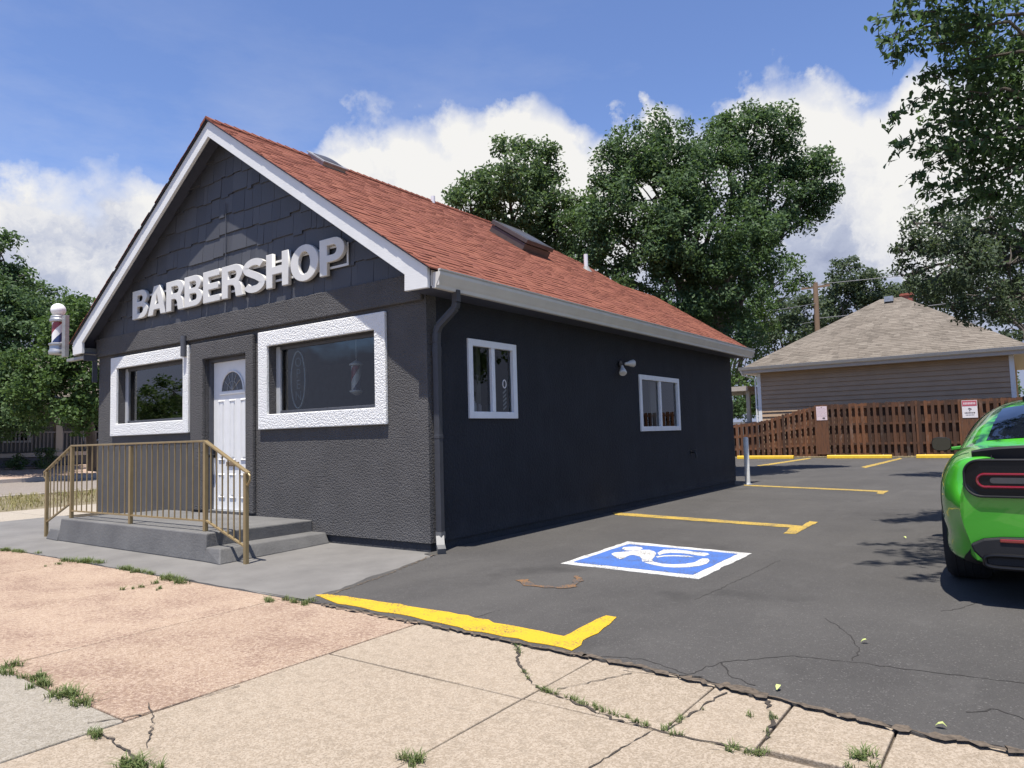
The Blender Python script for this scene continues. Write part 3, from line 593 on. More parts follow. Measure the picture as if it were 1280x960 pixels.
m = MB(); m.box(DR[0]+.044,DR[1]-.003,.02,.15,.289,.297); m.build('threshold', M['galv'], shop)
# gable of wide staggered shakes
gm = MB(); gm.add([(-Wd+.02,-.004,3.0), (-.02,-.004,3.0), (AP[0],-.004,roofz(AP[0])-.14), (-Wd+.02,.12,3.0), (-.02,.12,3.0), (AP[0],.12,roofz(AP[0])-.14)], [(0,1,2), (4,3,5), (0,3,4,1), (1,4,5,2), (2,5,3,0)]); gm.build('gable_backing', M['dark_paint'], shop)
gm = MB(); z = 3.0; r = random.Random(4)
while z < 5.5:
    x = -Wd+.03+r.uniform(-.2, 0); hw = (roofz(AP[0])-.13-z)/SL
    while x < -.03:
        wd = r.choice([.10,.14,.18,.2,.24,.28,.34]); a, b = max(x, AP[0]-hw), min(x+wd-.004, AP[0]+hw); x += wd
        if b-a < .02: continue
        dz = r.choice([0, 0, .012, .028, .04]) if z > 3.01 else 0; th = r.uniform(.018, .026)
        ta, tb = min(z+.30, roofz(a)-.125), min(z+.30, roofz(b)-.125); zb = z+dz
        if ta-zb < .01 and tb-zb < .01: continue
        ta = max(ta, zb+.004); tb = max(tb, zb+.004)
        fa, fb = th-(th-.004)*(ta-zb)/.3, th-(th-.004)*(tb-zb)/.3
        gm.add([(a,-.005,zb), (b,-.005,zb), (b,-.005-th,zb), (a,-.005-th,zb), (a,-.005-fa,ta), (b,-.005-fb,tb)], [(0,1,2,3), (3,2,5,4), (1,0,4,5), (0,3,4), (2,1,5)])
    z += .278
gm.build('gable_shakes', M['shake'], shop)
m = MB(); m.tube([(AP[0]+.02,-.038,4.58), (AP[0]+.02,-.038,3.5)], .007, 6); m.build('sign_cable', M['dark_paint'], shop)
# roof deck, soffits, rakes
YF, YR = -.25, 10.05
RB = [(-3.72,6.75), (-3.27,7.6), (-2.74,8.30), (-1.72,8.25), (-1.70,10.05), (.33,10.06)]   # rear edge of the right slope (x,y)
XE = .33
dk = MB()
def P_(x, y, d=0): return (x, y, roofz(x)-d)
bt = .03; tt = .13
for sgn in (1, -1):
    mx = (lambda x: x) if sgn == 1 else (lambda x: 2*AP[0]-x)
    outl = [(AP[0],YF), (XE-.03,YF)] + [(min(x, XE-.03),y) for x, y in RB[::-1]]
    n = len(outl); vs = [P_(mx(x), y, bt) for x, y in outl] + [P_(mx(x), y, tt) for x, y in outl]
    fs = [tuple(range(n)), tuple(range(n, 2*n))[::-1]] + [(i, i+n, (i+1) % n+n, (i+1) % n) for i in range(n)]
    dk.add(vs, fs if sgn == 1 else [f[::-1] for f in fs])
deck = dk.build('roof', M['soffit'], shop)
# rear faces closing both levels
rm = MB()
R2 = [(x,y) for x,y in RB[:4]]
for (a, b) in zip(R2, R2[1:]):
    rm.quad((a[0],a[1],roofz(a[0])-.02), (b[0],b[1],roofz(b[0])-.02), (2*AP[0]-b[0],b[1],roofz(b[0])-.02), (2*AP[0]-a[0],a[1],roofz(a[0])-.02))
rm.quad((-1.70,8.2,roofz(-1.70)-.03), (-1.70,10.04,roofz(-1.70)-.03), (-5.74,10.04,roofz(-1.70)-.03), (-5.74,8.2,roofz(-1.70)-.03))
rm.build('rear_roof', M['red_shingle'], deck)
rg = MB(); rg.prism([(-Wd+.02,2.9), (-.02,2.9), (-.02,roofz(-.02)-.14), (-1.72,roofz(-1.72)-.14), (-5.72,roofz(-1.72)-.14), (-Wd+.02,roofz(-.02)-.14)], 'y', LB-.14, LB-.004); rg.build('rear_gable', M['stucco_side'], shop)
def yend(x):
    for (x0, y0), (x1, y1) in zip(RB, RB[1:]):
        if x0 <= x <= x1: return y0+(y1-y0)*(x-x0)/(x1-x0)
    return 10.06
shm = MB(); r = random.Random(9)
sl_len = math.hypot(1, SL); ex = .118/sl_len  # run per course
for side in (1, -1):
    x = XE+.035; k = 0
    while x > AP[0]+.01:
        xt = max(x-ex*1.35, AP[0]-.005); y = YF-.085-r.uniform(0, .3)
        while y < YR+.03:
            wd = r.choice([.12,.15,.17,.20,.14]); y0, y1 = max(y, YF-.08), min(y+wd-.006, yend(max(min(x,XE),AP[0]))+.02); y += wd
            if y1-y0 < .02: continue
            d1 = r.choice([.009,.012,.015,.019]); d0 = .004
            X = (lambda q: q) if side == 1 else (lambda q: 2*AP[0]-q)
            zf = lambda q: AP[1]-SL*(q-AP[0])
            A = (X(x), y0, zf(x)-.031+d1); B = (X(x), y1, zf(x)-.031+d1); Cc = (X(xt), y1, zf(xt)-.031+d0); D_ = (X(xt), y0, zf(xt)-.031+d0)
            E = (X(x), y0, zf(x)-.034); Ff = (X(x), y1, zf(x)-.034)
            fs = [(0,1,2,3), (4,5,1,0), (4,0,3), (1,5,2)]
            if side == -1: fs = [f[::-1] for f in fs]
            shm.add([A,B,Cc,D_,E,Ff], fs)
        x -= ex; k += 1
shm.build('shingles', M['red_shingle'], deck)
cap = MB(); y = YF-.08
while y < 6.75:
    for s in (1, -1):
        vs = [(AP[0],y,AP[1]+.012), (AP[0]+s*.14,y,AP[1]-.14*SL+.012), (AP[0]+s*.14,y+.2,AP[1]-.14*SL-.008), (AP[0],y+.2,AP[1]-.006), (AP[0],y,AP[1]-.02), (AP[0]+s*.14,y,AP[1]-.14*SL-.02)]
        fs = [(0,1,2,3), (0,4,5,1), (1,5,2)]; cap.add(vs, fs if s == 1 else [f[::-1] for f in fs])
    y += .145
cap.build('ridge_caps', M['red_shingle'], deck)
# rake boards with plumb-cut returns
for s in (1, -1):
    X = (lambda x: x) if s == 1 else (lambda x: 2*AP[0]-x)
    pts = [(AP[0],5.678), (.295,2.984), (.292,2.768), (-.035,2.775), (-.03,2.952), (AP[0],5.455)]
    mb = MB(); mb.prism([(X(x), z) for x, z in pts], 'y', -.295, YF-.002); mb.build('rake_board', M['white_board'], shop, bevel=.004)
    de = MB(); de.prism([(X(AP[0]), AP[1]-.033), (X(.34), roofz(.34)-.033), (X(.34), roofz(.34)-.049), (X(AP[0]), AP[1]-.049)], 'y', -.322, YF+.0); de.build('rake_shade_strip', M['black'], shop)  # black strip standing in for the shaded underside of the shingle overhang
    sf = MB(); sf.box(*sorted((X(.002), X(.29))), -.24, LB+.2, 2.775, 2.80); sf.build('soffit', M['soffit'], shop)
    fc = MB(); fc.box(*sorted((X(.292), X(.31))), -.245, 10.05, 2.79, 2.955); fc.build('fascia', M['gutter'], shop)
    gt = MB(); pr = [(.312,2.765), (.365,2.765), (.372,2.80), (.385,2.82), (.40,2.85), (.425,2.895), (.428,2.925), (.412,2.93), (.412,2.94), (.43,2.945), (.432,2.957), (.40,2.957), (.40,2.90), (.36,2.80), (.33,2.785), (.312,2.80)]
    gt.prism([(X(x), z) for x, z in pr], 'y', -.245, 10.22)
    gt.box(*sorted((X(.318), X(.405))), -.24, -.235, 2.79, 2.93); gt.box(*sorted((X(.318), X(.405))), 10.205, 10.215, 2.79, 2.93)
    gt.build('gutter', M['gutter'], shop)
# downspout
m = MB(); pth = [(.345,.10,2.79), (.345,.10,2.66), (.33,.10,2.60), (.11,.08,2.43), (.075,.08,2.36), (.07,.08,2.25), (.07,.08,.22)]
for a, b in zip(pth, pth[1:]): m.bar(a, b, .075, .06, (0,1,0))
m.tube(pth[1:6], .036, 10); m.bar((.07,.08,2.2), (.07,.08,2.1), .082, .066, (0,1,0)); m.bar((.07,.08,1.25), (.07,.08,1.21), .082, .066, (0,1,0)); sp_ = m.build('downspout', plain('downspout_paint', (.04,.042,.05), .5), shop, bevel=.004)
m = MB(); m.bar((.07,.08,.22), (.07,.08,.15), .08, .065, (0,1,0)); m.bar((.07,.07,.16), (.13,.01,.075), .085, .065); m.bar((.13,.01,.075), (.20,-.05,.04), .085, .06); m.build('spout_elbow', plain('spout_grey', (.13,.13,.13), .5), sp_)
# skylights, vent pipes
M['bracket_grey'] = plain('collar_lead', (.22,.22,.22), .6, var=.15)
def skylight(x0, x1, y0, y1, hgt, frame):
    mb = MB(); n = Vector((SL, 0, 1)).normalized()
    def pt(x, y, h): return Vector((x, y, roofz(x))) + n*h
    def pr(ax0, ax1, ay0, ay1, h0, h1):
        vs = [pt(ax0,ay0,h0), pt(ax1,ay0,h0), pt(ax1,ay1,h0), pt(ax0,ay1,h0), pt(ax0,ay0,h1), pt(ax1,ay0,h1), pt(ax1,ay1,h1), pt(ax0,ay1,h1)]
        mb.add(vs, [(0,3,2,1), (4,5,6,7), (0,1,5,4), (1,2,6,5), (2,3,7,6), (3,0,4,7)])
    pr(x0, x1, y0, y1, -.05, hgt*.55); pr(x0+.03, x1-.03, y0+.03, y1-.03, hgt*.55, hgt*.62); pr(x0-.02, x1+.02, y0-.02, y1+.02, hgt*.62, hgt)
    f = mb.build('skylight', frame, shop, bevel=.006)
    d = MB(); V = []; N = 9
    for i in range(N):
        for j in range(N):
            u, v = i/(N-1), j/(N-1); V.append(pt(x0+.04+(x1-x0-.08)*u, y0+.04+(y1-y0-.08)*v, hgt+.004+.03*math.sin(math.pi*u)**.6*math.sin(math.pi*v)**.6))
    d.add(V, [(i*N+j, (i+1)*N+j, (i+1)*N+j+1, i*N+j+1) for i in range(N-1) for j in range(N-1)]); d.build('dome', M['dome'], f, smooth=True)
M['dome'] = plain('skylight_dome', (.07,.065,.06), .3, var=.1)
M['sky_frame'] = plain('skylight_curb', (.36,.36,.36), .4, .3)
skylight(-3.66,-3.30,1.35,1.80,.06, M['sky_frame']); skylight(-2.72,-1.98,4.78,5.62,.20, M['brown_metal'])
m = MB(); m.lathe([(.045,-.1), (.045,.30), (.038,.30), (.038,.2)], (-2.25,7.55,roofz(-2.25)), 'z', 16); vp_ = m.build('vent_pipe', M['vinyl'], shop, smooth=True); m = MB(); m.lathe([(.14,-.12), (.05,.04)], (-2.25,7.55,roofz(-2.25)), 'z', 16); m.build('pipe_collar', M['bracket_grey'], vp_, smooth=True)
m = MB(); m.lathe([(.04,-.1), (.04,.10)], (-3.60,4.2,roofz(-3.6)), 'z', 12); m.build('vent_pipe', M['vinyl'], shop, smooth=True)
# floodlight, hose bib
m = MB(); m.lathe([(.055,0), (.055,.035)], (0,4.5,2.30), 'x', 16)
fl = m.build('floodlight', M['black'], shop, smooth=True)
for dy, dz_, dirv_ in ((-.10,-.07, Vector((.35,-.55,-.75))), (.12,.0, Vector((.6,.75,.05)))):
    mb = MB(); d = dirv_.normalized(); b = Vector((.05,4.5,2.30)); q0 = b + d*.05
    mb.tube([q0, q0+d*.05, q0+d*.10, q0+d*.15, q0+d*.17], [.022,.03,.052,.062,.05], 14); mb.build('lamp', M['bulb'], fl, smooth=True)
m = MB(); m.tube([(-.02,7.33,.80), (.07,7.33,.80), (.10,7.33,.77), (.10,7.33,.70)], .016, 10); m.lathe([(.04,.0), (.04,.012)], (.075,7.33,.84), 'z', 10); m.lathe([(.035,0), (.035,.01)], (.0,7.33,.80), 'x', 12); m.build('hose_tap', M['black'], shop, smooth=True)

# sign letters
def earc(cx, cy, rx, ry, a0, a1, n=10): return [(cx+rx*math.cos(RAD(a0+(a1-a0)*k/n)), cy+ry*math.sin(RAD(a0+(a1-a0)*k/n))) for k in range(n+1)]
def glyph(ch):
    t = .29; hb = .2
    if ch == 'H': return [[(0,0),(t,0),(t,.38),(1-t,.38),(1-t,0),(1,0),(1,1),(1-t,1),(1-t,.61),(t,.61),(t,1),(0,1)]]
    if ch == 'E': return [[(0,0),(1,0),(1,.2),(.32,.2),(.32,.40),(.9,.40),(.9,.60),(.32,.60),(.32,.80),(.97,.80),(.97,1),(0,1)]]
    if ch == 'B': return [[(0,0)] + earc(.60,.28,.40,.28,-90,62) + earc(.57,.745,.37,.255,-48,90) + [(0,1)], [(.3,.185),(.3,.42)] + earc(.56,.302,.14,.118,90,-90,8), [(.3,.60),(.3,.815)] + earc(.54,.708,.13,.107,90,-90,8)]
    if ch == 'R': return [[(0,0),(.3,0),(.3,.385),(.45,.385)] + [(.56,.35),(.62,.26),(.645,.1),(.67,0),(1,0),(.985,.04),(.955,.13),(.935,.28),(.88,.40),(.80,.46)] + earc(.60,.735,.38,.265,-42,90) + [(0,1)], [(.3,.575),(.3,.81)] + earc(.56,.692,.14,.118,90,-90,8)]
    if ch == 'P': return [[(0,0),(.3,0),(.3,.35)] + earc(.58,.675,.42,.325,-90,90) + [(0,1)], [(.3,.54),(.3,.81)] + earc(.54,.675,.15,.135,90,-90,8)]
    if ch == 'A': return [[(0,0),(.29,0),(.345,.185),(.655,.185),(.71,0),(1,0),(.665,1),(.335,1)], [(.40,.365),(.5,.72),(.60,.365)]]
    if ch == 'O': return [earc(.5,.5,.5,.5,0,360,36)[:-1], earc(.5,.5,.215,.31,0,-360,30)[:-1]]
    if ch == 'S':
        def off(c, d):
            out = []
            for i, p in enumerate(c):
                a = c[max(i-1,0)]; b = c[min(i+1,len(c)-1)]; L = math.hypot(b[0]-a[0], b[1]-a[1]); out.append((p[0]-(b[1]-a[1])/L*d*1.3, p[1]+(b[0]-a[0])/L*d))
            return out
        ctr = earc(.5,.735,.355,.165,18,150,9) + earc(.5,.735,.355,.165,150,222,7)[1:] + [(.40,.555),(.60,.475)] + earc(.5,.275,.355,.175,42,-30,7) + earc(.5,.275,.355,.175,-30,-162,9)[1:]
        return [(off(ctr, .098) + off(ctr, -.098)[::-1])[::-1]]
def letter(ch, x0, x1, z0, z1, y0, y1, mat, parent, bev=.007):
    if ch == 'S':      # ribbon of quads, front, back and walls
        lp = glyph('S')[0][::-1]; n = len(lp)//2; Lf = lp[:n]; Rt = lp[n:][::-1]; mb = MB()
        W3 = lambda p, y: (x0+p[0]*(x1-x0), y, z0+p[1]*(z1-z0))
        vs = [W3(p, y) for y in (y0, y1) for q in (Lf, Rt) for p in q]; F = []
        for i in range(n-1):
            F += [(i, i+1, n+i+1, n+i), (2*n+i+1, 2*n+i, 3*n+i, 3*n+i+1), (i+1, i, 2*n+i, 2*n+i+1), (n+i, n+i+1, 3*n+i+1, 3*n+i)]
        F += [(0, n, 3*n, 2*n), (2*n-1, n-1, 3*n-1, 4*n-1)]
        o = mb.add(vs, F).build('letter', mat, parent, bevel=bev)
        import bmesh
        bm = bmesh.new(); bm.from_mesh(o.data); bmesh.ops.recalc_face_normals(bm, faces=bm.faces); bm.to_mesh(o.data); bm.free()
        return o
    cu = bpy.data.curves.new('letter', 'CURVE'); cu.dimensions = '2D'; cu.fill_mode = 'BOTH'; cu.extrude = abs(y1-y0)/2-bev; cu.bevel_depth = bev; cu.bevel_resolution = 2; cu.offset = -bev*.9
    for k, lp in enumerate(glyph(ch)):
        s = cu.splines.new('POLY'); s.points.add(len(lp)-1); s.use_cyclic_u = True
        for q, (a, b) in zip(s.points, lp): q.co = (a*(x1-x0), b*(z1-z0), 0, 1)
    tmp = bpy.data.objects.new('tmp', cu); C.objects.link(tmp); dg = bpy.context.evaluated_depsgraph_get()
    me = bpy.data.meshes.new_from_object(tmp.evaluated_get(dg)); bpy.data.objects.remove(tmp)
    me.transform(Matrix.Translation((x0, (y0+y1)/2, z0)) @ Matrix.Rotation(RAD(90), 4, 'X')); me.transform(Matrix.Translation(-parent.location))
    me.materials.clear(); me.materials.append(mat); me.name = 'letter'
    o = bpy.data.objects.new('letter', me); C.objects.link(o); o.parent = parent; return o
sign = thing('shop_sign', 'raised white channel letters reading BARBERSHOP on metal rails across the gable', 'sign', (-3.6,-.06,3.4))
for ch, a, b in [('B', -6.15, -5.686), ('A', -5.681, -5.156), ('R', -5.146, -4.661), ('B', -4.646, -4.187), ('E', -4.162, -3.743), ('R', -3.702, -3.208), ('S', -3.213, -2.718), ('H', -2.698, -2.239), ('O', -2.198, -1.664), ('P', -1.638, -1.189)]:
    letter(ch, a, b, 3.203 if ch not in 'OS' else 3.196, 3.650 if ch not in 'OS' else 3.657, -.098, -.046, M['letter'], sign)
m = MB()
for z in (3.30,3.55): m.box(-5.82,-1.18,-.045,-.034,z-.014,z+.014)
m.box(-1.208,-1.18,-.045,-.034,3.315,3.535); m.box(-5.82,-5.792,-.045,-.034,3.315,3.535); m.build('sign_rail', M['letter'], sign)

# barber pole on bracket
M['bracket'] = plain('bracket_steel', (.30,.30,.29), .5, .4, var=.15)
bp = thing('barber_pole', 'striped barber pole lamp with white globe on steel bracket at the left eave', 'barber pole', (-8.42,-.25,2.8))
c0 = (-8.42,-.25,0)
m = MB(); m.lathe([(.135,2.845), (.14,2.87), (.14,2.90), (.122,2.93), (.122,2.99), (.14,3.01), (.14,3.03), (.10,3.045)], c0, 'z', 28); m.build('base_cap', M['chrome'], bp, smooth=True)
m = MB(); m.lathe([(.10,3.405), (.13,3.42), (.13,3.46), (.115,3.475), (.115,3.51), (.10,3.525), (.06,3.54)], c0, 'z', 28); m.build('top_cap', M['chrome'], bp, smooth=True)
m = MB(); m.lathe([(.01,3.505)] + [(.118*math.cos(a), 3.625+.118*math.sin(a)) for a in np.linspace(-1.3, 1.5, 14)], c0, 'z', 28); m.build('globe', M['globe'], bp, smooth=True)
def helix_stripes(parent, c, r, z0, z1, twist, cols, n=36, m_=24, name='stripe'):
    for k, mat in enumerate(cols):
        mb = MB(); V = []; F = []; a0 = 2*math.pi*k/len(cols); da = 2*math.pi/len(cols); q = 8
        for i in range(m_+1):
            z = z0+(z1-z0)*i/m_
            for j in range(q+1):
                a = a0+da*j/q + twist*(i/m_); V.append((c[0]+r*math.cos(a), c[1]+r*math.sin(a), z))
        F = [(i*(q+1)+j, i*(q+1)+j+1, (i+1)*(q+1)+j+1, (i+1)*(q+1)+j) for i in range(m_) for j in range(q)]
        mb.add(V, F).build(name, mat, parent, smooth=True)
helix_stripes(bp, c0, .092, 3.045, 3.405, 3.6, [M['pole_white'], M['pole_red'], M['pole_white'], M['pole_blue']])
m = MB(); m.box(-8.22,-8.10,-.27,-.20,2.78,3.50); m.box(-8.30,-8.225,-.265,-.235,3.42,3.46); m.box(-8.30,-8.225,-.265,-.235,2.88,2.92); m.box(-8.098,-7.46,-.24,-.17,2.69,2.74); m.build('bracket', M['bracket'], bp, bevel=.004)
m = MB(); m.box(-7.475,-7.455,-.24,-.02,2.66,2.76); m.box(-7.475,-7.455,-.10,-.02,2.30,2.655); m.build('bracket_plate', M['dark_paint'], bp, bevel=.003)

# porch and railing
porch = thing('porch', 'grey painted concrete stoop with a step at each end below the door', 'porch', (-3.55,-.7,0))
def tilted(mb, pts_top, pts_bot):
    n = len(pts_top); mb.add([*pts_top, *pts_bot], [tuple(range(n)), tuple(range(n, 2*n))[::-1]] + [(i, i+n, (i+1) % n+n, (i+1) % n) for i in range(n)])
m = MB(); tilted(m, [(-1.93,-.002,.262), (-5.25,-.002,.262), (-5.25,-1.45,.292), (-1.80,-1.47,.292)], [(-1.92,-.002,.0), (-5.27,-.002,0), (-5.27,-1.48,.0), (-1.78,-1.50,.0)]); m.build('platform', M['step_paint'], porch, bevel=.014)
m = MB(); tilted(m, [(-1.68,-.002,.125), (-1.94,-.002,.125), (-1.81,-1.475,.150), (-1.55,-1.475,.150)], [(-1.61,-.002,.0), (-1.95,-.002,0), (-1.80,-1.50,.0), (-1.47,-1.53,.0)]); m.build('step', M['step_paint'], porch, bevel=.014)
m = MB(); tilted(m, [(-5.24,-.002,.125), (-5.55,-.002,.125), (-5.60,-1.44,.145), (-5.255,-1.46,.145)], [(-5.24,-.002,0), (-5.58,-.002,0), (-5.66,-1.47,.0), (-5.255,-1.50,.0)]); m.build('step', M['step_paint'], porch, bevel=.014)
rail = thing('railing', 'bronze painted iron handrail with thin balusters along the front of the stoop', 'railing', (-3.6,-1.36,0))
yr = -1.36; mt = M['bronze']
posts = [(-5.92,-.0,.90), (-5.16,.29,1.235), (-3.60,.29,1.228), (-2.00,.29,1.243), (-1.27,-.0,.92)]
posts = [(x, z0, z1) for x, z0, z1 in posts]
for x, z0, z1 in posts: MB().box(x-.021,x+.021,yr-.021,yr+.021,z0,z1-.004).build('post', mt, rail, bevel=.003)
m = MB(); tr = [(-5.95,yr,.905), (-5.16,yr,1.245), (-2.00,yr,1.252), (-1.25,yr,.925)]
m.bar((-6.0,yr,.885), tr[1], .045, .022); m.bar((-5.17,yr,1.246), (-1.99,yr,1.254), .045, .022); m.bar(tr[2], (-1.225,yr,.915), .045, .022)
m.tube([(-1.235,yr,.915), (-1.20,yr,.89), (-1.20,yr,.85), (-1.235,yr,.80), (-1.25,yr,.79)], .012, 8); m.tube([(-5.99,yr,.885), (-6.02,yr,.86), (-6.01,yr,.82), (-5.95,yr,.79)], .012, 8)
m.build('top_rail', mt, rail, bevel=.004)
m = MB(); m.bar((-5.92,yr,.20), (-5.17,yr,.49), .03, .016); m.bar((-5.16,yr,.385), (-2.0,yr,.40), .03, .016); m.bar((-2.0,yr,.41), (-1.27,yr,.17), .03, .016); m.build('bottom_rail', mt, rail)
def bal(x, z0, z1): MB().box(x-.006,x+.006,yr-.006,yr+.006,z0,z1).build('baluster', mt, rail)
for k in range(1, 11): bal(-5.16+1.56*k/11, .39, 1.235)
for k in range(1, 13): bal(-3.60+1.60*k/13, .395, 1.24)
for k in range(1, 7): x = -2.0+.73*k/7; bal(x, .41-.24*k/7, 1.24-.325*k/7)
for k in range(1, 7): x = -5.92+.76*k/7; bal(x, .20+.29*k/7, .90+.335*k/7)

# things seen through the glass
M['neon_dim'] = plain('unlit_neon_letter', (.20, .24, .27), .3, var=.02)
osn = thing('open_sign', 'oval unlit neon sign hanging at the left edge of the right front window', 'neon sign', (-2.45,.2,2.0))
ov = [(-2.43+.14*math.cos(a), .19, 2.02+.37*math.sin(a)) for a in np.linspace(0, 2*math.pi, 40, endpoint=False)]
m = MB(); m.ring(ov, .009, 6); m.build('oval_tube', M['neon'], osn, smooth=True)
m = MB(); m.prism([(-2.43+.155*math.cos(a), 2.02+.385*math.sin(a)) for a in np.linspace(0, 2*math.pi, 40, endpoint=False)], 'y', .215, .23); m.build('backing', M['black'], osn)
for k, ch in enumerate('OPEN'):
    cu = bpy.data.curves.new('txt', 'FONT'); cu.body = ch; cu.size = .17; cu.extrude = .004; cu.align_x = 'CENTER'
    tmp = bpy.data.objects.new('tmp', cu); C.objects.link(tmp); me = bpy.data.meshes.new_from_object(tmp.evaluated_get(bpy.context.evaluated_depsgraph_get())); bpy.data.objects.remove(tmp)
    me.transform(Matrix.Translation((-2.43,.195,2.19-.145*k)) @ Matrix.Rotation(RAD(90), 4, 'X')); me.transform(Matrix.Translation(-osn.location)); me.materials.clear(); me.materials.append(M['neon_dim'])
    o = bpy.data.objects.new('letter', me); C.objects.link(o); o.parent = osn
MB().tube([(-2.43,.19,2.40), (-2.43,.19,2.64)], .002, 4).build('hanging_chain', M['galv'], osn)
hp = thing('hanging_barber_pole', 'small striped barber pole ornament hanging inside the right front window', 'ornament', (-1.55,.25,1.9))
ch_ = (-1.36,.22,0)
helix_stripes(hp, ch_, .062, 1.82, 2.12, 3.4, [M['pole_white'], M['pole_red'], M['pole_white'], M['pole_blue']], m_=16)
m = MB(); m.lathe([(.02,1.76), (.05,1.775), (.085,1.80), (.085,1.815), (.06,1.825)], ch_, 'z', 20); m.build('cap', M['pole_white'], hp, smooth=True); m = MB(); m.lathe([(.06,2.115), (.085,2.125), (.085,2.14), (.05,2.165), (.02,2.18)], ch_, 'z', 20); m.build('cap', M['pole_white'], hp, smooth=True)
MB().tube([(ch_[0],ch_[1],2.18), (ch_[0],ch_[1],2.69)], .003, 5).build('cord', M['pole_white'], hp)
m = MB(); m.box(-1.02,-.80,.20,.40,1.60,1.66); o = m.build('paper_tray', M['white_paint'], None, bevel=.006); tag(o, 'small white tray on the sill at the right corner of the right front window', 'tray')
m = MB(); m.box(-2.76,-.78,.165,.45,1.54,1.585); m.build('window_board', M['interior'], shop); m = MB(); m.box(-6.75,-4.79,.165,.45,1.54,1.585); m.build('window_board', M['interior'], shop)
sk = thing('window_decal', 'white barber pole sticker on the right pane of the near side window', 'sticker', (-.03,1.42,1.6))
m = MB(); m.ring([(-.024, 1.43+.035*math.cos(a), 1.86+.05*math.sin(a)) for a in np.linspace(0, 2*math.pi, 20, endpoint=False)], .009, 5)
for k in range(5): m.quad((-.0225,1.395,1.53+.05*k), (-.0225,1.395,1.555+.05*k), (-.0225,1.465,1.60+.05*k), (-.0225,1.465,1.575+.05*k))
m.build('stripes', M['sign_white'], sk)
for k, (y, z, wv, hv) in enumerate([(.80,1.52,.07,.10), (.92,1.52,.09,.12), (1.04,1.52,.06,.09), (1.24,1.52,.08,.10)]):
    m = MB(); m.lathe([(wv/2,0), (wv/2,hv*.8), (wv/3,hv*.88), (wv/3,hv)], (-.12,y,z), 'z', 14); o = m.build('shop_bottle', M['vinyl'] if k % 2 else M['sign_pink'], None, smooth=True)
    tag(o, 'pale jar standing on the sill inside the near side window', 'jar', 'jars on the side window sill')
m = MB(); m.box(-.24,-.162,.70,1.63,1.49,1.515); m.build('side_sill', M['interior'], shop)
m = MB(); m.box(-.30,-.27,1.19,1.27,1.3,2.5); m.build('curtain_edge', M['trim_tan'], shop); m = MB(); m.box(-.30,-.27,6.2,6.5,1.1,2.3); m.build('curtain_edge', M['trim_tan'], shop)

# ------------------------------------------------------------------ lot furniture
def wheel_stop():
    o = thing('wheel_stop', 'yellow concrete wheel stop at the left end by the shop corner', 'wheel stop', (-3.2,22.85,.012), 'yellow wheel stops along the fence')
    m = MB(); m.prism([(-.09,0), (.09,0), (.075,.10), (.05,.13), (-.05,.13), (-.075,.10)], 'x', -1.08, 1.08); m.v = [(v[0]-3.2, v[1]+22.85, v[2]+.012) for v in m.v]
    m.build('stop_body', M['stop_yellow'], o, bevel=.012)
    for sx in (-.8, .8): MB().lathe([(.02,.125), (.02,.14), (.012,.145)], (-3.2+sx,22.85,.012), 'z', 10).build('anchor_pin', M['galv'], o)
    return o
ws = wheel_stop()
for x, y, lb in ((.14,22.93,'yellow concrete wheel stop in the middle below the fence'), (3.05,23.0,'yellow concrete wheel stop beside the green car')):
    o = copy_tree(ws); o.location = (x, y, .012); o['label'] = lb
bo = thing('bollard', 'slim white steel post standing off the rear corner of the shop', 'bollard', (.19,10.0,.012))
m = MB(); m.lathe([(.055,0), (.055,.985), (.045,1.015), (.02,1.025)], (.19,10.0,.012), 'z', 20); m.build('post', plain('white_post', (.66,.66,.63), .5, var=.12, scale=14), bo, smooth=True)
m = MB(); m.lathe([(.09,0), (.085,.012), (.057,.014)], (.19,10.0,.012), 'z', 20); m.build('base_collar', M['galv'], bo, smooth=True)

# fence
FY = 23.65
fence = thing('wooden_fence', 'stained brown shadowbox board fence stepping down to the left behind the parking lot', 'fence', (1,FY,0))
prof = [(-6.62, 23.65, 1.24), (-4.64, 23.65, 1.39), (-3.60, 23.65, 1.48), (-2.86, 23.65, 1.68), (-2.13, 23.65, 1.87), (-1.34, 23.65, 2.04), (0.84, 23.65, 2.04), (3.35, 23.65, 2.03), (5.16, 23.65, 2.01), (12.5,23.65,2.06)]
def ftop(x):
    for a, b in zip(prof, prof[1:]):
        if x <= b[0]: return a[2]+(b[2]-a[2])*max(0, (x-a[0]))/(b[0]-a[0])
    return prof[-1][2]
r = random.Random(3); x = -6.0; fb = MB(); bb = MB(); k = 0
while x < 12.4:
    t_ = ftop(x)+r.uniform(-.015,.015); tl = r.uniform(-.008,.008); y = FY-.06
    mb = fb
    def board(mb, x, y0, y1, t_, wd_=.122):
        wd = wd_; e = .025; mb.prism([(x+tl*.5,.06+r.uniform(0,.03)), (x+wd+tl*.5,.06), (x+wd+tl,t_-e), (x+wd-e+tl,t_), (x+e+tl,t_), (x+tl,t_-e)], 'y', y0, y1)
    board(fb, x, FY-.06, FY-.042, t_, .100); board(bb, x+.088, FY+.042, FY+.06, t_+r.uniform(-.02,.02)); x += .206
fb.build('front_boards', M['fence'], fence); bb.build('back_boards', M['fence'], fence)
for fz in (.26, .62, .93):
    m = MB(); xx = -6.0
    while xx < 12.3:
        z0, z1 = ftop(xx)*fz, ftop(xx+.6)*fz; m.bar((xx,FY,z0), (xx+.598,FY,z1), .08, .075); xx += .6
    m.build('rail', M['fence'], fence)
for xx in (-5.2,-2.8,-.4,2.0,4.4,6.8,9.2,11.6): MB().box(xx-.045,xx+.045,FY-.038,FY+.038,0,ftop(xx)-.02).build('post', M['fence'], fence)
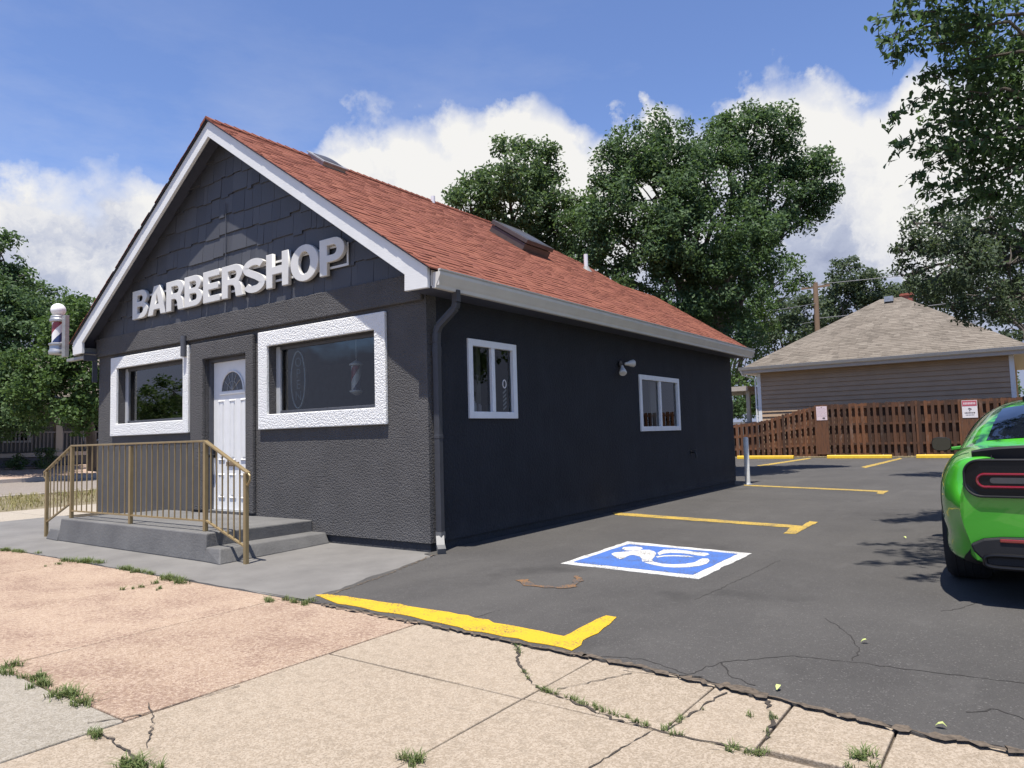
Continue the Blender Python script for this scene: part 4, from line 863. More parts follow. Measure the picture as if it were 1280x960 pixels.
def fsign(name, label, u0, z0, wd, hg, mats):
    o = thing(name, label, 'sign', (u0,FY-.075,z0))
    m = MB(); m.box(u0-.05,u0+wd+.02,FY-.082,FY-.064,.15,z0+hg+.05); m.build('backing_board', M['fence'], o)
    m = MB(); m.box(u0,u0+wd,FY-.092,FY-.084,z0,z0+hg); p = m.build('panel', mats[0], o, bevel=.002); return o, p
o, p = fsign('fence_sign', 'faded pinkish white notice sign on the fence above the middle wheel stop', (-1.38, 23.60, 1.45)[0], (-1.38, 23.60, 1.45)[2], .385, .53, [M['sign_pink']])
x0, z0 = o.location.x, o.location.z; m = MB(); r = random.Random(5)
for k in range(7):
    xx = x0+.04
    while xx < x0+.32:
        wv = r.uniform(.02,.06); m.quad((xx,FY-.0935,z0+.44-.05*k), (xx+wv,FY-.0935,z0+.44-.05*k), (xx+wv,FY-.0935,z0+.458-.05*k), (xx,FY-.0935,z0+.458-.05*k)); xx += wv+.02
m.build('printing', plain('faded_print', (.55,.40,.44), .6), p)
m = MB(); m.prism([(x0+.26+.05*math.cos(a), z0+.075+.035*math.sin(a)) for a in np.linspace(0, 6.28, 14, endpoint=False)], 'y', FY-.095, FY-.093); m.quad((x0+.17,FY-.0935,z0+.48), (x0+.21,FY-.0935,z0+.48), (x0+.21,FY-.0935,z0+.505), (x0+.17,FY-.0935,z0+.505)); m.build('emblem', M['sign_ink'], p)
o, p = fsign('parking_sign', 'white notice sign with a red header on the fence beside the green car', (3.39, 23.60, 1.37)[0], (3.39, 23.60, 1.37)[2], .45, .60, [M['sign_white']])
x0, z0 = o.location.x, o.location.z
MB().box(x0+.012,x0+.438,FY-.095,FY-.093,z0+.405,z0+.588).build('header', M['sign_red'], p)
m = MB(); r = random.Random(8)
for zz_, h_, a_, b_, mt_ in ((z0+.46,.075,.05,.40,'w'),):
    xx = x0+a_
    while xx < x0+b_-.03: m.quad((xx,FY-.0965,zz_), (xx+.032,FY-.0965,zz_), (xx+.032,FY-.0965,zz_+h_), (xx,FY-.0965,zz_+h_)); xx += .045
m.build('header_lettering', M['sign_pink'], p)
m = MB()
for zz_, h_, a_, b_ in ((z0+.15,.042,.07,.38), (z0+.085,.022,.10,.35)):
    xx = x0+a_
    while xx < x0+b_-.02: wv = r.uniform(.018,.05); m.quad((xx,FY-.0945,zz_), (xx+wv,FY-.0945,zz_), (xx+wv,FY-.0945,zz_+h_), (xx,FY-.0945,zz_+h_)); xx += wv+.012
m.quad((x0+.17,FY-.0945,z0+.30), (x0+.28,FY-.0945,z0+.27), (x0+.28,FY-.0945,z0+.315), (x0+.20,FY-.0945,z0+.345)); m.quad((x0+.205,FY-.0945,z0+.225), (x0+.24,FY-.0945,z0+.225), (x0+.24,FY-.0945,z0+.265), (x0+.205,FY-.0945,z0+.265)); m.build('printing', M['sign_ink'], p)
for (p_, lb, a_) in (((4.41, -1.28, 0.00), 'pale yellow green leaf lying alone in the middle of the asphalt at right', .4), ((4.21, -2.26, 0.00), 'yellow green leaf caught on the broken edge of the asphalt', 1.5), ((4.87, -2.36, 0.00), 'yellow leaf at the pavement edge at the bottom right', .1), ((4.09, 2.93, 0.00), 'curled green leaf on the asphalt in the tree shadow beside the car', 2.2)):
    m = MB(); ca, sa = math.cos(a_), math.sin(a_); L = .022; V = []
    for (q, wv, h) in ((-1,0,.004), (-.4,.45,.012), (.3,.5,.016), (1,0,.006)):
        for s_ in (-1, 1): V.append((p_[0]+ca*q*L-sa*wv*L*s_, p_[1]+sa*q*L+ca*wv*L*s_, .016+h+abs(wv)*.012))
    m.add(V, [(0,2,3,1), (2,4,5,3), (4,6,7,5)]); tag(m.build('fallen_leaf', M['leaf_fallen']), lb, 'leaf', 'fallen leaves on the asphalt')
# ------------------------------------------------------------------ green coupe
M['mirror'] = plain('mirror_glass', (.10, .11, .12), .05, 1.0, var=.02)
CX, CY = 5.60, -.02
car = thing('parked_car', 'bright green sports coupe with black spoiler parked at the right edge of the lot', 'car', (CX, CY, .012))
def cr_interp(P, ts):
    """Catmull-Rom along axis 0 of P at parameters ts (0..len-1)"""
    P = np.asarray(P, float); n = len(P); out = []
    for t_ in ts:
        i = min(int(t_), n-2); u = t_-i
        p0, p1, p2, p3 = P[max(i-1,0)], P[i], P[i+1], P[min(i+2,n-1)]
        out.append(.5*((2*p1) + (-p0+p2)*u + (2*p0-5*p1+4*p2-p3)*u*u + (-p0+3*p1-3*p2+p3)*u**3))
    return np.array(out)
# half sections: x (half width), y offset, z ; from bottom centre to top centre
def sec(y, zb, wb, z1, w1, z2, w2, z3, w3, z4, w4, z5, yo=(0,0,0,0,0,0,0,0)):
    return [(0,y+yo[0],zb), (wb,y+yo[1],zb), (w1,y+yo[2],z1), (w2,y+yo[3],z2), (w3,y+yo[4],z3), (w4,y+yo[5],z4), (w4*.55,y+yo[6],z5-.004), (0,y+yo[7],z5)]
body = [sec(.00,.27,.66,.42,.74,.64,.775,.80,.755,.955,.70,.985, (.12,.10,.04,-.085,.02,.06,.05,.04)),
        sec(.07,.26,.72,.43,.80,.65,.835,.82,.815,.965,.74,1.0, (.10,.08,.02,0,.01,.03,.02,.01)),
        sec(.25,.26,.78,.45,.865,.66,.895,.84,.87,.975,.765,1.01), sec(.60,.22,.82,.45,.92,.67,.945,.86,.91,1.0,.78,1.025),
        sec(1.05,.20,.84,.45,.94,.68,.962,.88,.925,1.02,.78,1.045), sec(1.6,.19,.83,.44,.915,.66,.938,.88,.91,1.01,.79,1.04),
        sec(2.4,.19,.83,.42,.905,.64,.925,.85,.905,.985,.79,1.01), sec(3.2,.19,.83,.42,.91,.64,.93,.84,.905,.965,.79,.99),
        sec(3.95,.20,.84,.44,.935,.64,.955,.82,.915,.93,.78,.96), sec(4.5,.22,.80,.42,.895,.62,.915,.78,.88,.875,.75,.90),
        sec(4.85,.24,.70,.40,.80,.58,.82,.74,.79,.82,.68,.845), sec(5.0,.27,.60,.40,.68,.56,.70,.70,.68,.78,.60,.80, (-.06,-.05,0,.02,0,-.04,-.04,-.04))]
NS, NP = 68, 43
SG = cr_interp(body, np.linspace(0, len(body)-1, NS)); SG = cr_interp(SG.transpose(1,0,2), np.linspace(0, 7, NP)).transpose(1,0,2)  # [station, profile, xyz]
SG[:,:,0] = np.clip(SG[:,:,0], 0, None); SG[:,0,0] = 0; SG[:,-1,0] = 0
def car_pt(p, s=1): return (CX+s*p[0], CY+p[1], .012+p[2])
def grid_obj(name, G, mat, parent, closed_caps=False, mirror=True, smooth=True):
    mb = MB(); a, b = G.shape[:2]
    for s in ((1,-1) if mirror else (1,)):
        vs = [car_pt(G[i,j], s) for i in range(a) for j in range(b)]
        fs = [(i*b+j, (i+1)*b+j, (i+1)*b+j+1, i*b+j+1) for i in range(a-1) for j in range(b-1)]
        if closed_caps: fs += [tuple(range(b))[::1], tuple((a-1)*b+j for j in range(b))[::-1]]
        mb.add(vs, fs if s == 1 else [f[::-1] for f in fs])
    o = mb.build(name, mat, parent, smooth=smooth, angle=50)
    import bmesh
    bm = bmesh.new(); bm.from_mesh(o.data); bmesh.ops.remove_doubles(bm, verts=bm.verts, dist=.0006); bmesh.ops.recalc_face_normals(bm, faces=bm.faces); bm.to_mesh(o.data); bm.free(); return o
# one closed shell: full ring left+right
ring_ = np.concatenate([SG, SG[:, -2:0:-1] * np.array([-1,1,1])], axis=1); nb = ring_.shape[1]
mb = MB(); vs = [car_pt(p) for row in ring_ for p in row]
fs = [(i*nb+j, i*nb+(j+1) % nb, (i+1)*nb+(j+1) % nb, (i+1)*nb+j) for i in range(NS-1) for j in range(nb)]
fs += [tuple(range(nb))[::-1], tuple((NS-1)*nb+j for j in range(nb))]
mb.add(vs, fs); cbody = mb.build('body', M['car_green'], car, smooth=True, angle=38)
AX = [(1.04, .372), (3.99, .368)]
cut = MB()
for ya, rr in AX:
    for s in (1, -1):
        prof_ = [(.0,-.24), (.415,-.24), (.425,.24), (.0,.24)]
        cut.lathe([(.40,-.26), (.405,.27)], (CX+s*.86, CY+ya, .012+rr+.01), 'x', 40)
co_ = cut.build('tmpcut', M['black'], None)
bo_ = cbody.modifiers.new('b', 'BOOLEAN'); bo_.operation = 'DIFFERENCE'; bo_.object = co_; bo_.solver = 'EXACT'
dg = bpy.context.evaluated_depsgraph_get(); me = bpy.data.meshes.new_from_object(cbody.evaluated_get(dg)); cbody.modifiers.clear(); cbody.data = me; bpy.data.objects.remove(co_)
me.polygons.foreach_set('use_smooth', [True]*len(me.polygons)); me.set_sharp_from_angle(angle=RAD(38))
me.materials.clear(); me.materials.append(M['car_green'])
def surf(i, j):   # bilinear on SG
    i0, j0 = min(int(i), NS-2), min(int(j), NP-2); u, v = i-i0, j-j0
    return SG[i0,j0]*(1-u)*(1-v)+SG[i0+1,j0]*u*(1-v)+SG[i0,j0+1]*(1-u)*v+SG[i0+1,j0+1]*u*v
def patch(name, fi, fj, n, m_, off, mat, parent, F=surf, mirror=True):
    G = np.zeros((n, m_, 3))
    for a in range(n):
        for b in range(m_): G[a,b] = F(fi(a/(n-1), b/(m_-1)), fj(a/(n-1), b/(m_-1)))
    du = np.gradient(G, axis=0); dv = np.gradient(G, axis=1); N = np.cross(du, dv); N /= np.linalg.norm(N, axis=2, keepdims=True)+1e-9
    c = np.array([0, 2.4, .6]); flip = np.sign(np.sum(N*(G-c), axis=2, keepdims=True)); flip[flip == 0] = 1
    G = G + N*flip*off
    return grid_obj(name, G, mat, parent, mirror=mirror)
sI = (NS-1)/(len(body)-1); sJ = (NP-1)/7
# dark lower valance wrapping the rear bumper (rises towards the corners of the exhaust)
def vtop(a): return (1.72-.75*min(1, a/.75))*sJ
patch('rear_valance', lambda a, b: a*2.1*sI, lambda a, b: .25*sJ+(vtop(a) - .25*sJ)*b, 40, 14, .007, M['satin_black'], car)
rv = MB()   # rear face panel of the valance
vz = [(.0,.27), (.64,.27), (.72,.36), (.735,.405), (.66,.445), (.56,.458), (0,.462)]
rv.prism([(CX+x, z+.012) for x, z in vz] + [(CX-x, z+.012) for x, z in vz[-2:0:-1]], 'y', CY-.022, CY+.10); rv.build('rear_diffuser', M['satin_black'], car, bevel=.012)
for s in (-1, 1):
    m = MB(); m.box(*sorted((CX+s*.57, CX+s*.24)), CY-.030, CY+.02, .438, .462); m.build('reflector', M['red_lens'], car, bevel=.006)
    m = MB(); st = [(CX+s*.50+.16*math.copysign(1, math.cos(a))*abs(math.cos(a))**.5, 0.315+.04*math.copysign(1, math.sin(a))*abs(math.sin(a))**.5) for a in np.linspace(0, 2*math.pi, 28, endpoint=False)]
    m.ring([(x, CY-.03, z) for x, z in st], .014, 8); m.prism(st, 'y', CY-.012, CY+.08); m.build('exhaust_tip', M['gloss_black'], car, smooth=True)
patch('underbody', lambda a, b: (0.3+a*10.4)*sI, lambda a, b: b*1.02*sJ, 30, 4, .006, M['black'], car)
# tail lamps
def stadium(x0, x1, z0, z1, n=9, k=1.0):
    r_ = (z1-z0)/2*k; P = earc(x1-r_, z1-r_, r_, r_, 90, 0, n) + earc(x1-r_, z0+r_, r_, r_, 0, -90, n) + earc(x0+r_, z0+r_, r_, r_, -90, -180, n) + earc(x0+r_, z1-r_, r_, r_, 180, 90, n); return P
def onrear(P, d=0):   # follow the corner rounding of the tail
    return [(CX+x, CY-.032-d+max(0, abs(x)-.62)**2*2.6, z+.012) for x, z in P]
def plate(name, P, d0, d1, mat, parent, bevel=0):
    a = onrear(P, d1); b = onrear(P, d0); n = len(P); mb = MB(); mb.add(a+b, [tuple(range(n)), tuple(range(n, 2*n))[::-1]] + [(i, (i+1) % n, (i+1) % n+n, i+n) for i in range(n)])
    o = mb.build(name, mat, parent, bevel=bevel)
    import bmesh
    bm = bmesh.new(); bm.from_mesh(o.data); bmesh.ops.triangulate(bm, faces=bm.faces[:]); bmesh.ops.recalc_face_normals(bm, faces=bm.faces); bm.to_mesh(o.data); bm.free(); return o
pan = plate('light_panel', stadium(-.745,.745,.725,.962,k=.78), -.14, .006, M['gloss_black'], car)
m = MB(); m.ring(onrear(stadium(-.745,.745,.725,.962,k=.78), .006), .009, 8); m.build('panel_surround', M['satin_black'], pan, smooth=True)
for s in (-1, 1):
    st = stadium(*sorted((s*.695, s*.09)), .752, .905)
    tl = plate('tail_light', st, -.02, .012, M['gloss_black'], car)
    m = MB(); m.ring(onrear(stadium(*sorted((s*.67, s*.115)), .787, .870), .014), .0095, 8); m.build('lamp_ring', M['red_lens'], tl, smooth=True)
    plate('inner_lens', stadium(*sorted((s*.60, s*.16)), .812, .85), .0, .018, plain('smoke_lens', (.05,.05,.055), .2), tl)
# shut lines
def seam(P): m_ = MB(); m_.tube([car_pt(p) for p in P], .0035, 5); m_.build('shut_line', M['black'], car)
for s in (-1, 1):
    seam([(s*x, y, z) for x, y, z in ((.585,.008,.962), (.585,.03,.982), (.585,.10,1.004), (.58,.4,1.02))])
    sI_ = (NS-1)/(len(body)-1)
    G_ = [SG[int(2.55*sI_), j] for j in range(int(2.6*6), int(5.4*6))]; seam([(s*(p[0]+.001), p[1], p[2]) for p in G_])
    G_ = [SG[int(6.6*sI_), j] for j in range(int(2.0*6), int(5.0*6))]; seam([(s*(p[0]+.001), p[1], p[2]) for p in G_])
# spoiler
m = MB(); n = 25; V = []
for i in range(n):
    u = -1+2*i/(n-1); x = u*.70; yy = .05+.13*abs(u)**3; tp = 1.055-.035*abs(u)**4; e = min(1, (1-abs(u))*7+.12)
    pr_ = [(yy+.22,tp-.05), (yy+.10,tp-.018), (yy-.06,tp+.006*e), (yy-.078,tp-.010), (yy-.06,tp-.025-.062*e), (yy+.20,tp-.10)]
    V += [(CX+x, CY+a, .012+b) for a, b in pr_]
k_ = 6; m.add(V, [(i*k_+j, i*k_+(j+1) % k_, (i+1)*k_+(j+1) % k_, (i+1)*k_+j) for i in range(n-1) for j in range(k_)] + [tuple(range(k_))[::-1], tuple((n-1)*k_+j for j in range(k_))])
m.build('spoiler', M['satin_black'], car, smooth=True)
# greenhouse
def gsec(y, zb, wb, zm, wm, ze, we, zc): return [(wb,y,zb), (wm,y,zm), (we,y,ze), (we*.6,y,ze+(zc-ze)*.72), (0,y,zc)]
gh = [gsec(.92,.995,.80,1.0,.765,1.012,.70,1.035), gsec(1.10,1.0,.82,1.03,.765,1.065,.672,1.095), gsec(1.45,1.0,.855,1.13,.755,1.205,.63,1.25), gsec(1.85,1.0,.87,1.19,.755,1.315,.585,1.37),
      gsec(2.15,.99,.87,1.21,.755,1.355,.565,1.415), gsec(2.65,.98,.87,1.21,.75,1.365,.56,1.43), gsec(3.0,.97,.87,1.18,.74,1.30,.56,1.36), gsec(3.35,.96,.865,1.08,.74,1.14,.60,1.19), gsec(3.75,.945,.83,.96,.76,.97,.69,.985)]
GN, GP = 49, 25
GG = cr_interp(gh, np.linspace(0, len(gh)-1, GN)); GG = cr_interp(GG.transpose(1,0,2), np.linspace(0, 4, GP)).transpose(1,0,2); GG[:,-1,0] = 0
cab = grid_obj('cabin', GG, M['car_green'], car)
def gsurf(i, j):
    i0, j0 = min(int(i), GN-2), min(int(j), GP-2); u, v = i-i0, j-j0
    return GG[i0,j0]*(1-u)*(1-v)+GG[i0+1,j0]*u*(1-v)+GG[i0,j0+1]*(1-u)*v+GG[i0+1,j0+1]*u*v
gI, gJ = (GN-1)/8, (GP-1)/4
patch('rear_window', lambda a, b: (.95+a*1.95)*gI, lambda a, b: (2.12+.10*a+b*(1.88-.10*a))*gJ, 14, 10, .005, M['car_glass'], cab, gsurf)
patch('windscreen', lambda a, b: (6.15+a*1.6)*gI, lambda a, b: (2.15+b*1.85)*gJ, 12, 10, .005, M['car_glass'], cab, gsurf)
patch('side_window', lambda a, b: (2.9+a*3.9-.9*b*(1-a)*0+.0)*gI, lambda a, b: (.28+b*1.42*min(1, .25+a*5)*min(1, .3+(1-a)*4))*gJ, 24, 8, .005, M['car_glass'], cab, gsurf)
m = MB(); m.tube([(CX-.30+.0,CY+2.28,1.436), (CX-.30,CY+2.34,1.50)], .01, 6); m.prism([(CX-.33+.06*0, CY+2.18), (CX-.27, CY+2.18), (CX-.29, CY+2.36), (CX-.31, CY+2.36)], 'z', 1.415, 1.46); m.build('antenna', M['gloss_black'], cab, bevel=.006)
m = MB(); m.box(CX-.40,CX+.40,CY+2.12,CY+2.30,1.385,1.452); m.build('roof_module', M['gloss_black'], cab, bevel=.02)
# mirrors
for s in (-1, 1):
    m = MB(); e = [(1.02+.085*math.copysign(1, math.cos(a))*abs(math.cos(a))**.65, .985+.072*math.copysign(1, math.sin(a))*abs(math.sin(a))**.65) for a in np.linspace(0, 2*math.pi, 28, endpoint=False)]
    c1 = (CX+s*1.12, .995); V = []; F = []
    for yy, k_ in ((3.02,.94), (3.03,1.), (3.10,.96), (3.18,.7), (3.22,.3)):
        V += [(CX+s*(1.125+(x-1.02)*1.05*k_), CY+yy, .012+.995+(z-.985)*k_) for x, z in e]
    n = 28; F = [(i*n+j, i*n+(j+1) % n, (i+1)*n+(j+1) % n, (i+1)*n+j) for i in range(4) for j in range(n)] + [tuple(4*n+j for j in range(n))]
    m.add(V, F); mi = m.build('wing_mirror', M['satin_black'], car, smooth=True)
    m = MB(); m.add([(CX+s*(1.125+(x-1.02)*.97), CY+3.024, .012+.995+(z-.985)*.92) for x, z in e], [tuple(range(n))]); m.build('mirror_glass', M['mirror'], mi)
    m = MB(); m.bar((CX+s*.86,CY+3.13,.98), (CX+s*1.05,CY+3.10,.955), .07, .035); m.build('mirror_arm', M['car_green'], mi, bevel=.008)
# wheels
for ya, rr in AX:
    for s in (1, -1):
        c = (CX+s*.815, CY+ya, .012+rr); hw = .142
        m = MB(); m.lathe([(rr-.12,-hw), (rr-.03,-hw), (rr-.006,-hw+.025), (rr,-hw+.05), (rr,hw-.05), (rr-.006,hw-.025), (rr-.03,hw), (rr-.12,hw)], c, 'x', 44)
        for gx in (-.07,-.02,.03,.075): m.ring([(c[0]+gx, c[1]+(rr+.0005)*math.cos(a), c[2]+(rr+.0005)*math.sin(a)) for a in np.linspace(0, 2*math.pi, 44, endpoint=False)], .004, 4)
        wh = m.build('wheel', M['dark_rubber'], car, smooth=True)
        m = MB(); m.lathe([(.245,s*.11), (.258,s*.13), (.258,s*.135), (.235,s*.12), (.22,s*.05)], c, 'x', 36)
        for q in range(5):
            a = 2*math.pi*q/5+.3; m.bar((c[0]+s*.10, c[1]+.03*math.cos(a), c[2]+.03*math.sin(a)), (c[0]+s*.115, c[1]+.24*math.cos(a), c[2]+.24*math.sin(a)), .03, .07, (1,0,0))
        m.lathe([(.05,s*.08), (.05,s*.12), (.03,s*.125)], c, 'x', 18); m.build('rim', M['rim'], wh, smooth=True)

# ------------------------------------------------------------------ neighbouring houses
def clapboard(mb, p0, p1, z0, z1, exp=.11, th=.018, out=(0,-1)):
    z = z0
    while z < z1-.01:
        zt = min(z+exp, z1); ox, oy = out
        A = (p0[0]+ox*th, p0[1]+oy*th, z); B = (p1[0]+ox*th, p1[1]+oy*th, z); Cc = (p1[0]+ox*.003, p1[1]+oy*.003, zt); D_ = (p0[0]+ox*.003, p0[1]+oy*.003, zt)
        E = (p0[0], p0[1], z); F = (p1[0], p1[1], z)
        mb.add([A,B,Cc,D_,E,F], [(0,1,2,3), (4,5,1,0)]); z += exp
def slope_tiles(mb, eave0, eave1, r0, r1, exp=.15, wd=.45, seed=1):
    r = random.Random(seed); e0, e1, q0, q1 = map(Vector, (eave0, eave1, r0, r1)); n = ((e1-e0).cross(q0-e0)).normalized()
    if n.z < 0: n = -n
    H = ((q0+q1)/2-(e0+e1)/2).length; rows = int(H/exp)
    for k in range(rows):
        a, b = k/rows, min(1, (k+1.3)/rows); L0, R0, L1, R1 = e0.lerp(q0,a), e1.lerp(q1,a), e0.lerp(q0,b), e1.lerp(q1,b)
        W_ = (R0-L0).length; c = -r.random()*wd
        while c < W_:
            ww = wd*r.uniform(.4,1.0); u0, u1 = max(0,c)/W_, min(W_,c+ww-.006)/W_; c += ww
            if u1 <= u0: continue
            h = .009+r.uniform(0,.008); mb.add([L0.lerp(R0,u0)+n*h, L0.lerp(R0,u1)+n*h, L1.lerp(R1,u1)+n*.004, L1.lerp(R1,u0)+n*.004, L0.lerp(R0,u0), L0.lerp(R0,u1)], [(0,1,2,3), (4,5,1,0)])
hs_ = thing('siding_house', 'taupe clapboard house with brown shingle hip roof behind the wooden fence', 'house', (.5,29.5,0))
hx0, hx1, hy0, hy1, he = -3.97, 4.93, 25.0, 34.0, 3.53
m = MB(); m.prism([(hx0,hy0),(hx1,hy0),(hx1,hy1),(hx0,hy1)], 'z', 0, he); m.build('wall', M['siding'], hs_)
m = MB(); clapboard(m, (hx0+.12,hy0-.002), (hx1-.12,hy0-.002), .2, he, .185, .042); clapboard(m, (hx1+.002,hy0+.12), (hx1+.002,hy1), .2, he, .135, .03, out=(1,0)); m.build('siding_boards', M['siding'], hs_)
for a_, b_ in ((hx0-.03,hx0+.12), (hx1-.12,hx1+.03)): MB().box(a_,b_,hy0-.04,hy0+.12,.1,he).build('corner_board', M['white_paint'], hs_)
ex0, ex1, ey0, ey1, ez = -4.52, 5.5, 24.62, 34.55, 3.60
m = MB(); m.box(ex0,ex1,ey0,ey1,he+.005,he+.05); m.build('soffit', M['trim_tan'], hs_)
m = MB(); m.box(ex0-.02,ex1+.02,ey0-.02,ey0-.001,he,ez+.17); m.box(ex0-.02,ex0-.001,ey0,ey1,he,ez+.17); m.box(ex1+.001,ex1+.02,ey0,ey1,he,ez+.17); m.build('fascia', M['trim_tan'], hs_)
m = MB(); m.prism([(ey0-.02,ez+.06), (ey0-.10,ez+.08), (ey0-.14,ez+.17), (ey0-.145,ez+.19), (ey0-.02,ez+.19)], 'x', ex0-.1, ex1+.1); m.build('gutter', M['gutter'], hs_)
m = MB(); m.tube([(ex0-.02,ey0-.06,ez+.06), (ex0+.02,ey0+.05,ez-.12), (hx0-.10,hy0-.03,ez-.3), (hx0-.10,hy0-.03,.2)], .035, 8); m.build('downspout', M['white_paint'], hs_, smooth=True)
rz = ez+.16; pk0 = (0.15, 29.50, 6.64); pk1 = (0.98, 29.50, 6.71); zr = 6.76
A, B, Cc, D_ = (ex0,ey0,rz), (ex1,ey0,rz), (ex1,ey1,rz), (ex0,ey1,rz); K0, K1 = (.22,29.5,zr), (1.07,29.5,zr)
m = MB(); m.add([A,B,Cc,D_,K0,K1], [(0,1,5,4), (1,2,5), (2,3,4,5), (3,0,4)]); rf = m.build('roof', M['tan_shingle'], hs_)
m = MB(); slope_tiles(m, A, B, K0, K1, seed=2); slope_tiles(m, B, Cc, K1, K1, seed=3); slope_tiles(m, D_, A, K0, K0, seed=4); m.build('shingles', M['tan_shingle'], rf)
m = MB(); m.box(.95,1.40,30.2,30.65,5.6,7.02); m.box(.91,1.44,30.16,30.69,6.92,6.99); m.build('chimney', M['brick'], rf)
m = MB(); m.box(.45,.80,29.0,29.3,zr-.2,zr+.03); m.build('roof_vent', M['galv'], rf); m = MB(); m.box(3.55,3.85,27.0,27.2,5.0,5.35); m.build('roof_vent', M['galv'], rf)
pp = MB(); pp.box(-9.5,-4.55,25.4,29.5,2.85,3.05); pp.build('porch_roof', M['trim_tan'], hs_)
for xx in (-8.6,-6.9,-5.5,-4.62): MB().box(xx-.08,xx+.08,25.6,25.76,1.45,2.85).build('porch_column', M['siding_pale'], hs_)
m = MB(); m.box(-9.5,-4.1,25.45,29.4,.0,1.40); m.box(-9.5,-4.1,25.42,25.5,1.42,1.50); m.build('porch_base', M['siding_grey'], hs_)

h2 = thing('street_house', 'shaded bungalow with deep front porch across the side street at far left', 'house', (-36,10,.4))
g0 = .42
m = MB(); m.box(-42,-33.2,-2,15.5,g0,3.6); m.build('wall', M['siding_grey'], h2)
m = MB(); m.box(-33.2,-31.0,-1.5,15.0,g0,g0+.40); m.build('porch_base', M['dark_paint'], h2)
m = MB(); m.box(-31.0,-30.95,-1.5,15.0,.84,1.02); m.build('porch_trim', M['trim_tan'], h2)
for yy in (-1.2, 2.2, 5.6, 9.0, 12.2, 14.8): MB().box(-31.35,-31.1,yy-.14,yy+.14,1.0,3.2).build('porch_column', M['siding_pale'], h2)
m = MB()
yy = -1.4
while yy < 14.9: m.box(-31.2,-31.16,yy,yy+.05,1.1,1.9); yy += .16
m.box(-31.24,-31.12,-1.4,14.9,1.9,1.97); m.build('porch_railing', M['siding_grey'], h2)
for yy in (1.0, 4.2, 8.0, 11.5):
    f_ = MB().box(-33.19,-33.12,yy-.6,yy+.6,1.5,3.0).build('window', M['white_paint'], h2); MB().box(-33.115,-33.10,yy-.5,yy+.5,1.6,2.9).build('pane', M['car_glass'], f_)
m = MB(); m.box(-33.19,-33.1,6.0,6.9,1.0,3.05); m.build('door', M['bark'], h2)
m = MB(); m.prism([(-30.6,3.2), (-42.4,3.2), (-42.4,3.4), (-36.5,6.4), (-30.6,3.4)], 'y', -2.3, 15.8); m.build('roof', M['tan_shingle'], h2)
h3 = thing('white_house', 'pale clapboard house glimpsed between tree trunks just left of the shop', 'house', (-40,24,.4))
m = MB(); m.box(-48,-37,18.5,32,g0,4.0); m.build('wall', M['siding_pale'], h3)
m = MB(); clapboard(m, (-36.998,18.5), (-36.998,32), g0, 4.0, .2, out=(1,0)); m.build('siding_boards', M['white_paint'], h3)
m = MB(); m.prism([(-36.4,4.0), (-48.6,4.0), (-42.5,7.0)], 'y', 18.0, 32.5); m.build('roof', M['tan_shingle'], h3)
m = MB(); m.box(-36.99,-36.94,20.3,21.4,1.4,3.0); m.build('window', M['car_glass'], h3)

# ------------------------------------------------------------------ utility pole and wires
up_ = thing('utility_pole', 'weathered wooden utility pole rising behind the taupe house roof', 'utility pole', (-3.8,36,0))
m = MB(); m.tube([(-3.95,36,0), (-3.85,36,9.15)], [.17,.13], 12); m.build('pole', M['pole'], up_, smooth=True)
m = MB(); m.bar((-4.6,36,8.9), (-3.1,36,8.9), .09, .11); m.build('crossarm', M['pole'], up_)
m = MB()
for dx in (-.65,.65,0): m.lathe([(.03,8.96), (.05,9.0), (.05,9.06), (.02,9.1)], (-3.85+dx,36,0), 'z', 8)
m.build('insulator', M['galv'], up_, smooth=True)
def wire(label, a, b, sag, r=.02):
    P = [tuple(np.array(a)*(1-t_)+np.array(b)*t_ - np.array([0,0,sag*4*t_*(1-t_)])) for t_ in np.linspace(0, 1, 18)]
    m = MB(); m.tube(P, r, 5); tag(m.build('power_line', M['wire']), label, 'wire', 'overhead wires')
wire('overhead wire running right from the top of the utility pole', (-3.85,36,9.05), (26,40,9.6), .3)
wire('overhead wire running left from the pole across the big tree', (-3.85,36,8.0), (-9.98, 19.00, 6.36), .5, .018)
wire('lowest overhead wire running right from the pole above the taupe house', (-3.85,36,7.15), (24,33,8.4), .5)
wire('thin overhead wire leaving the pole toward the left behind the tree', (-3.85,36,7.0), (-30,38,7.6), .5)

# ------------------------------------------------------------------ trees
def crown_pts(blobs, sub_r, per_sub, dens, flat=.8):
    P = []; N = []; SC = []
    for (c, r) in blobs:
        c = np.array(c); ns = max(4, int(dens*(r/sub_r)**2))
        d = RNG.normal(size=(ns, 3)); d /= np.linalg.norm(d, axis=1, keepdims=True)
        rad = r*RNG.uniform(.35, 1.06, (ns, 1))**.6; sc_ = c + d*rad*np.array([1,1,.92])
        srs = sub_r*RNG.uniform(.55, 1.3, ns)
        for q in range(ns):
            n = int(per_sub*(srs[q]/sub_r)**2); g = np.clip(RNG.normal(size=(n, 3)), -1.5, 1.5)*srs[q]*.5*np.array([1,1,flat])
            P.append(sc_[q]+g); nn = RNG.normal(size=(n, 3))*.75 + np.array([0,0,.6]) + d[q]*.55; N.append(nn)
        SC.append(sc_)
    return np.concatenate(P), np.concatenate(N), np.concatenate(SC)
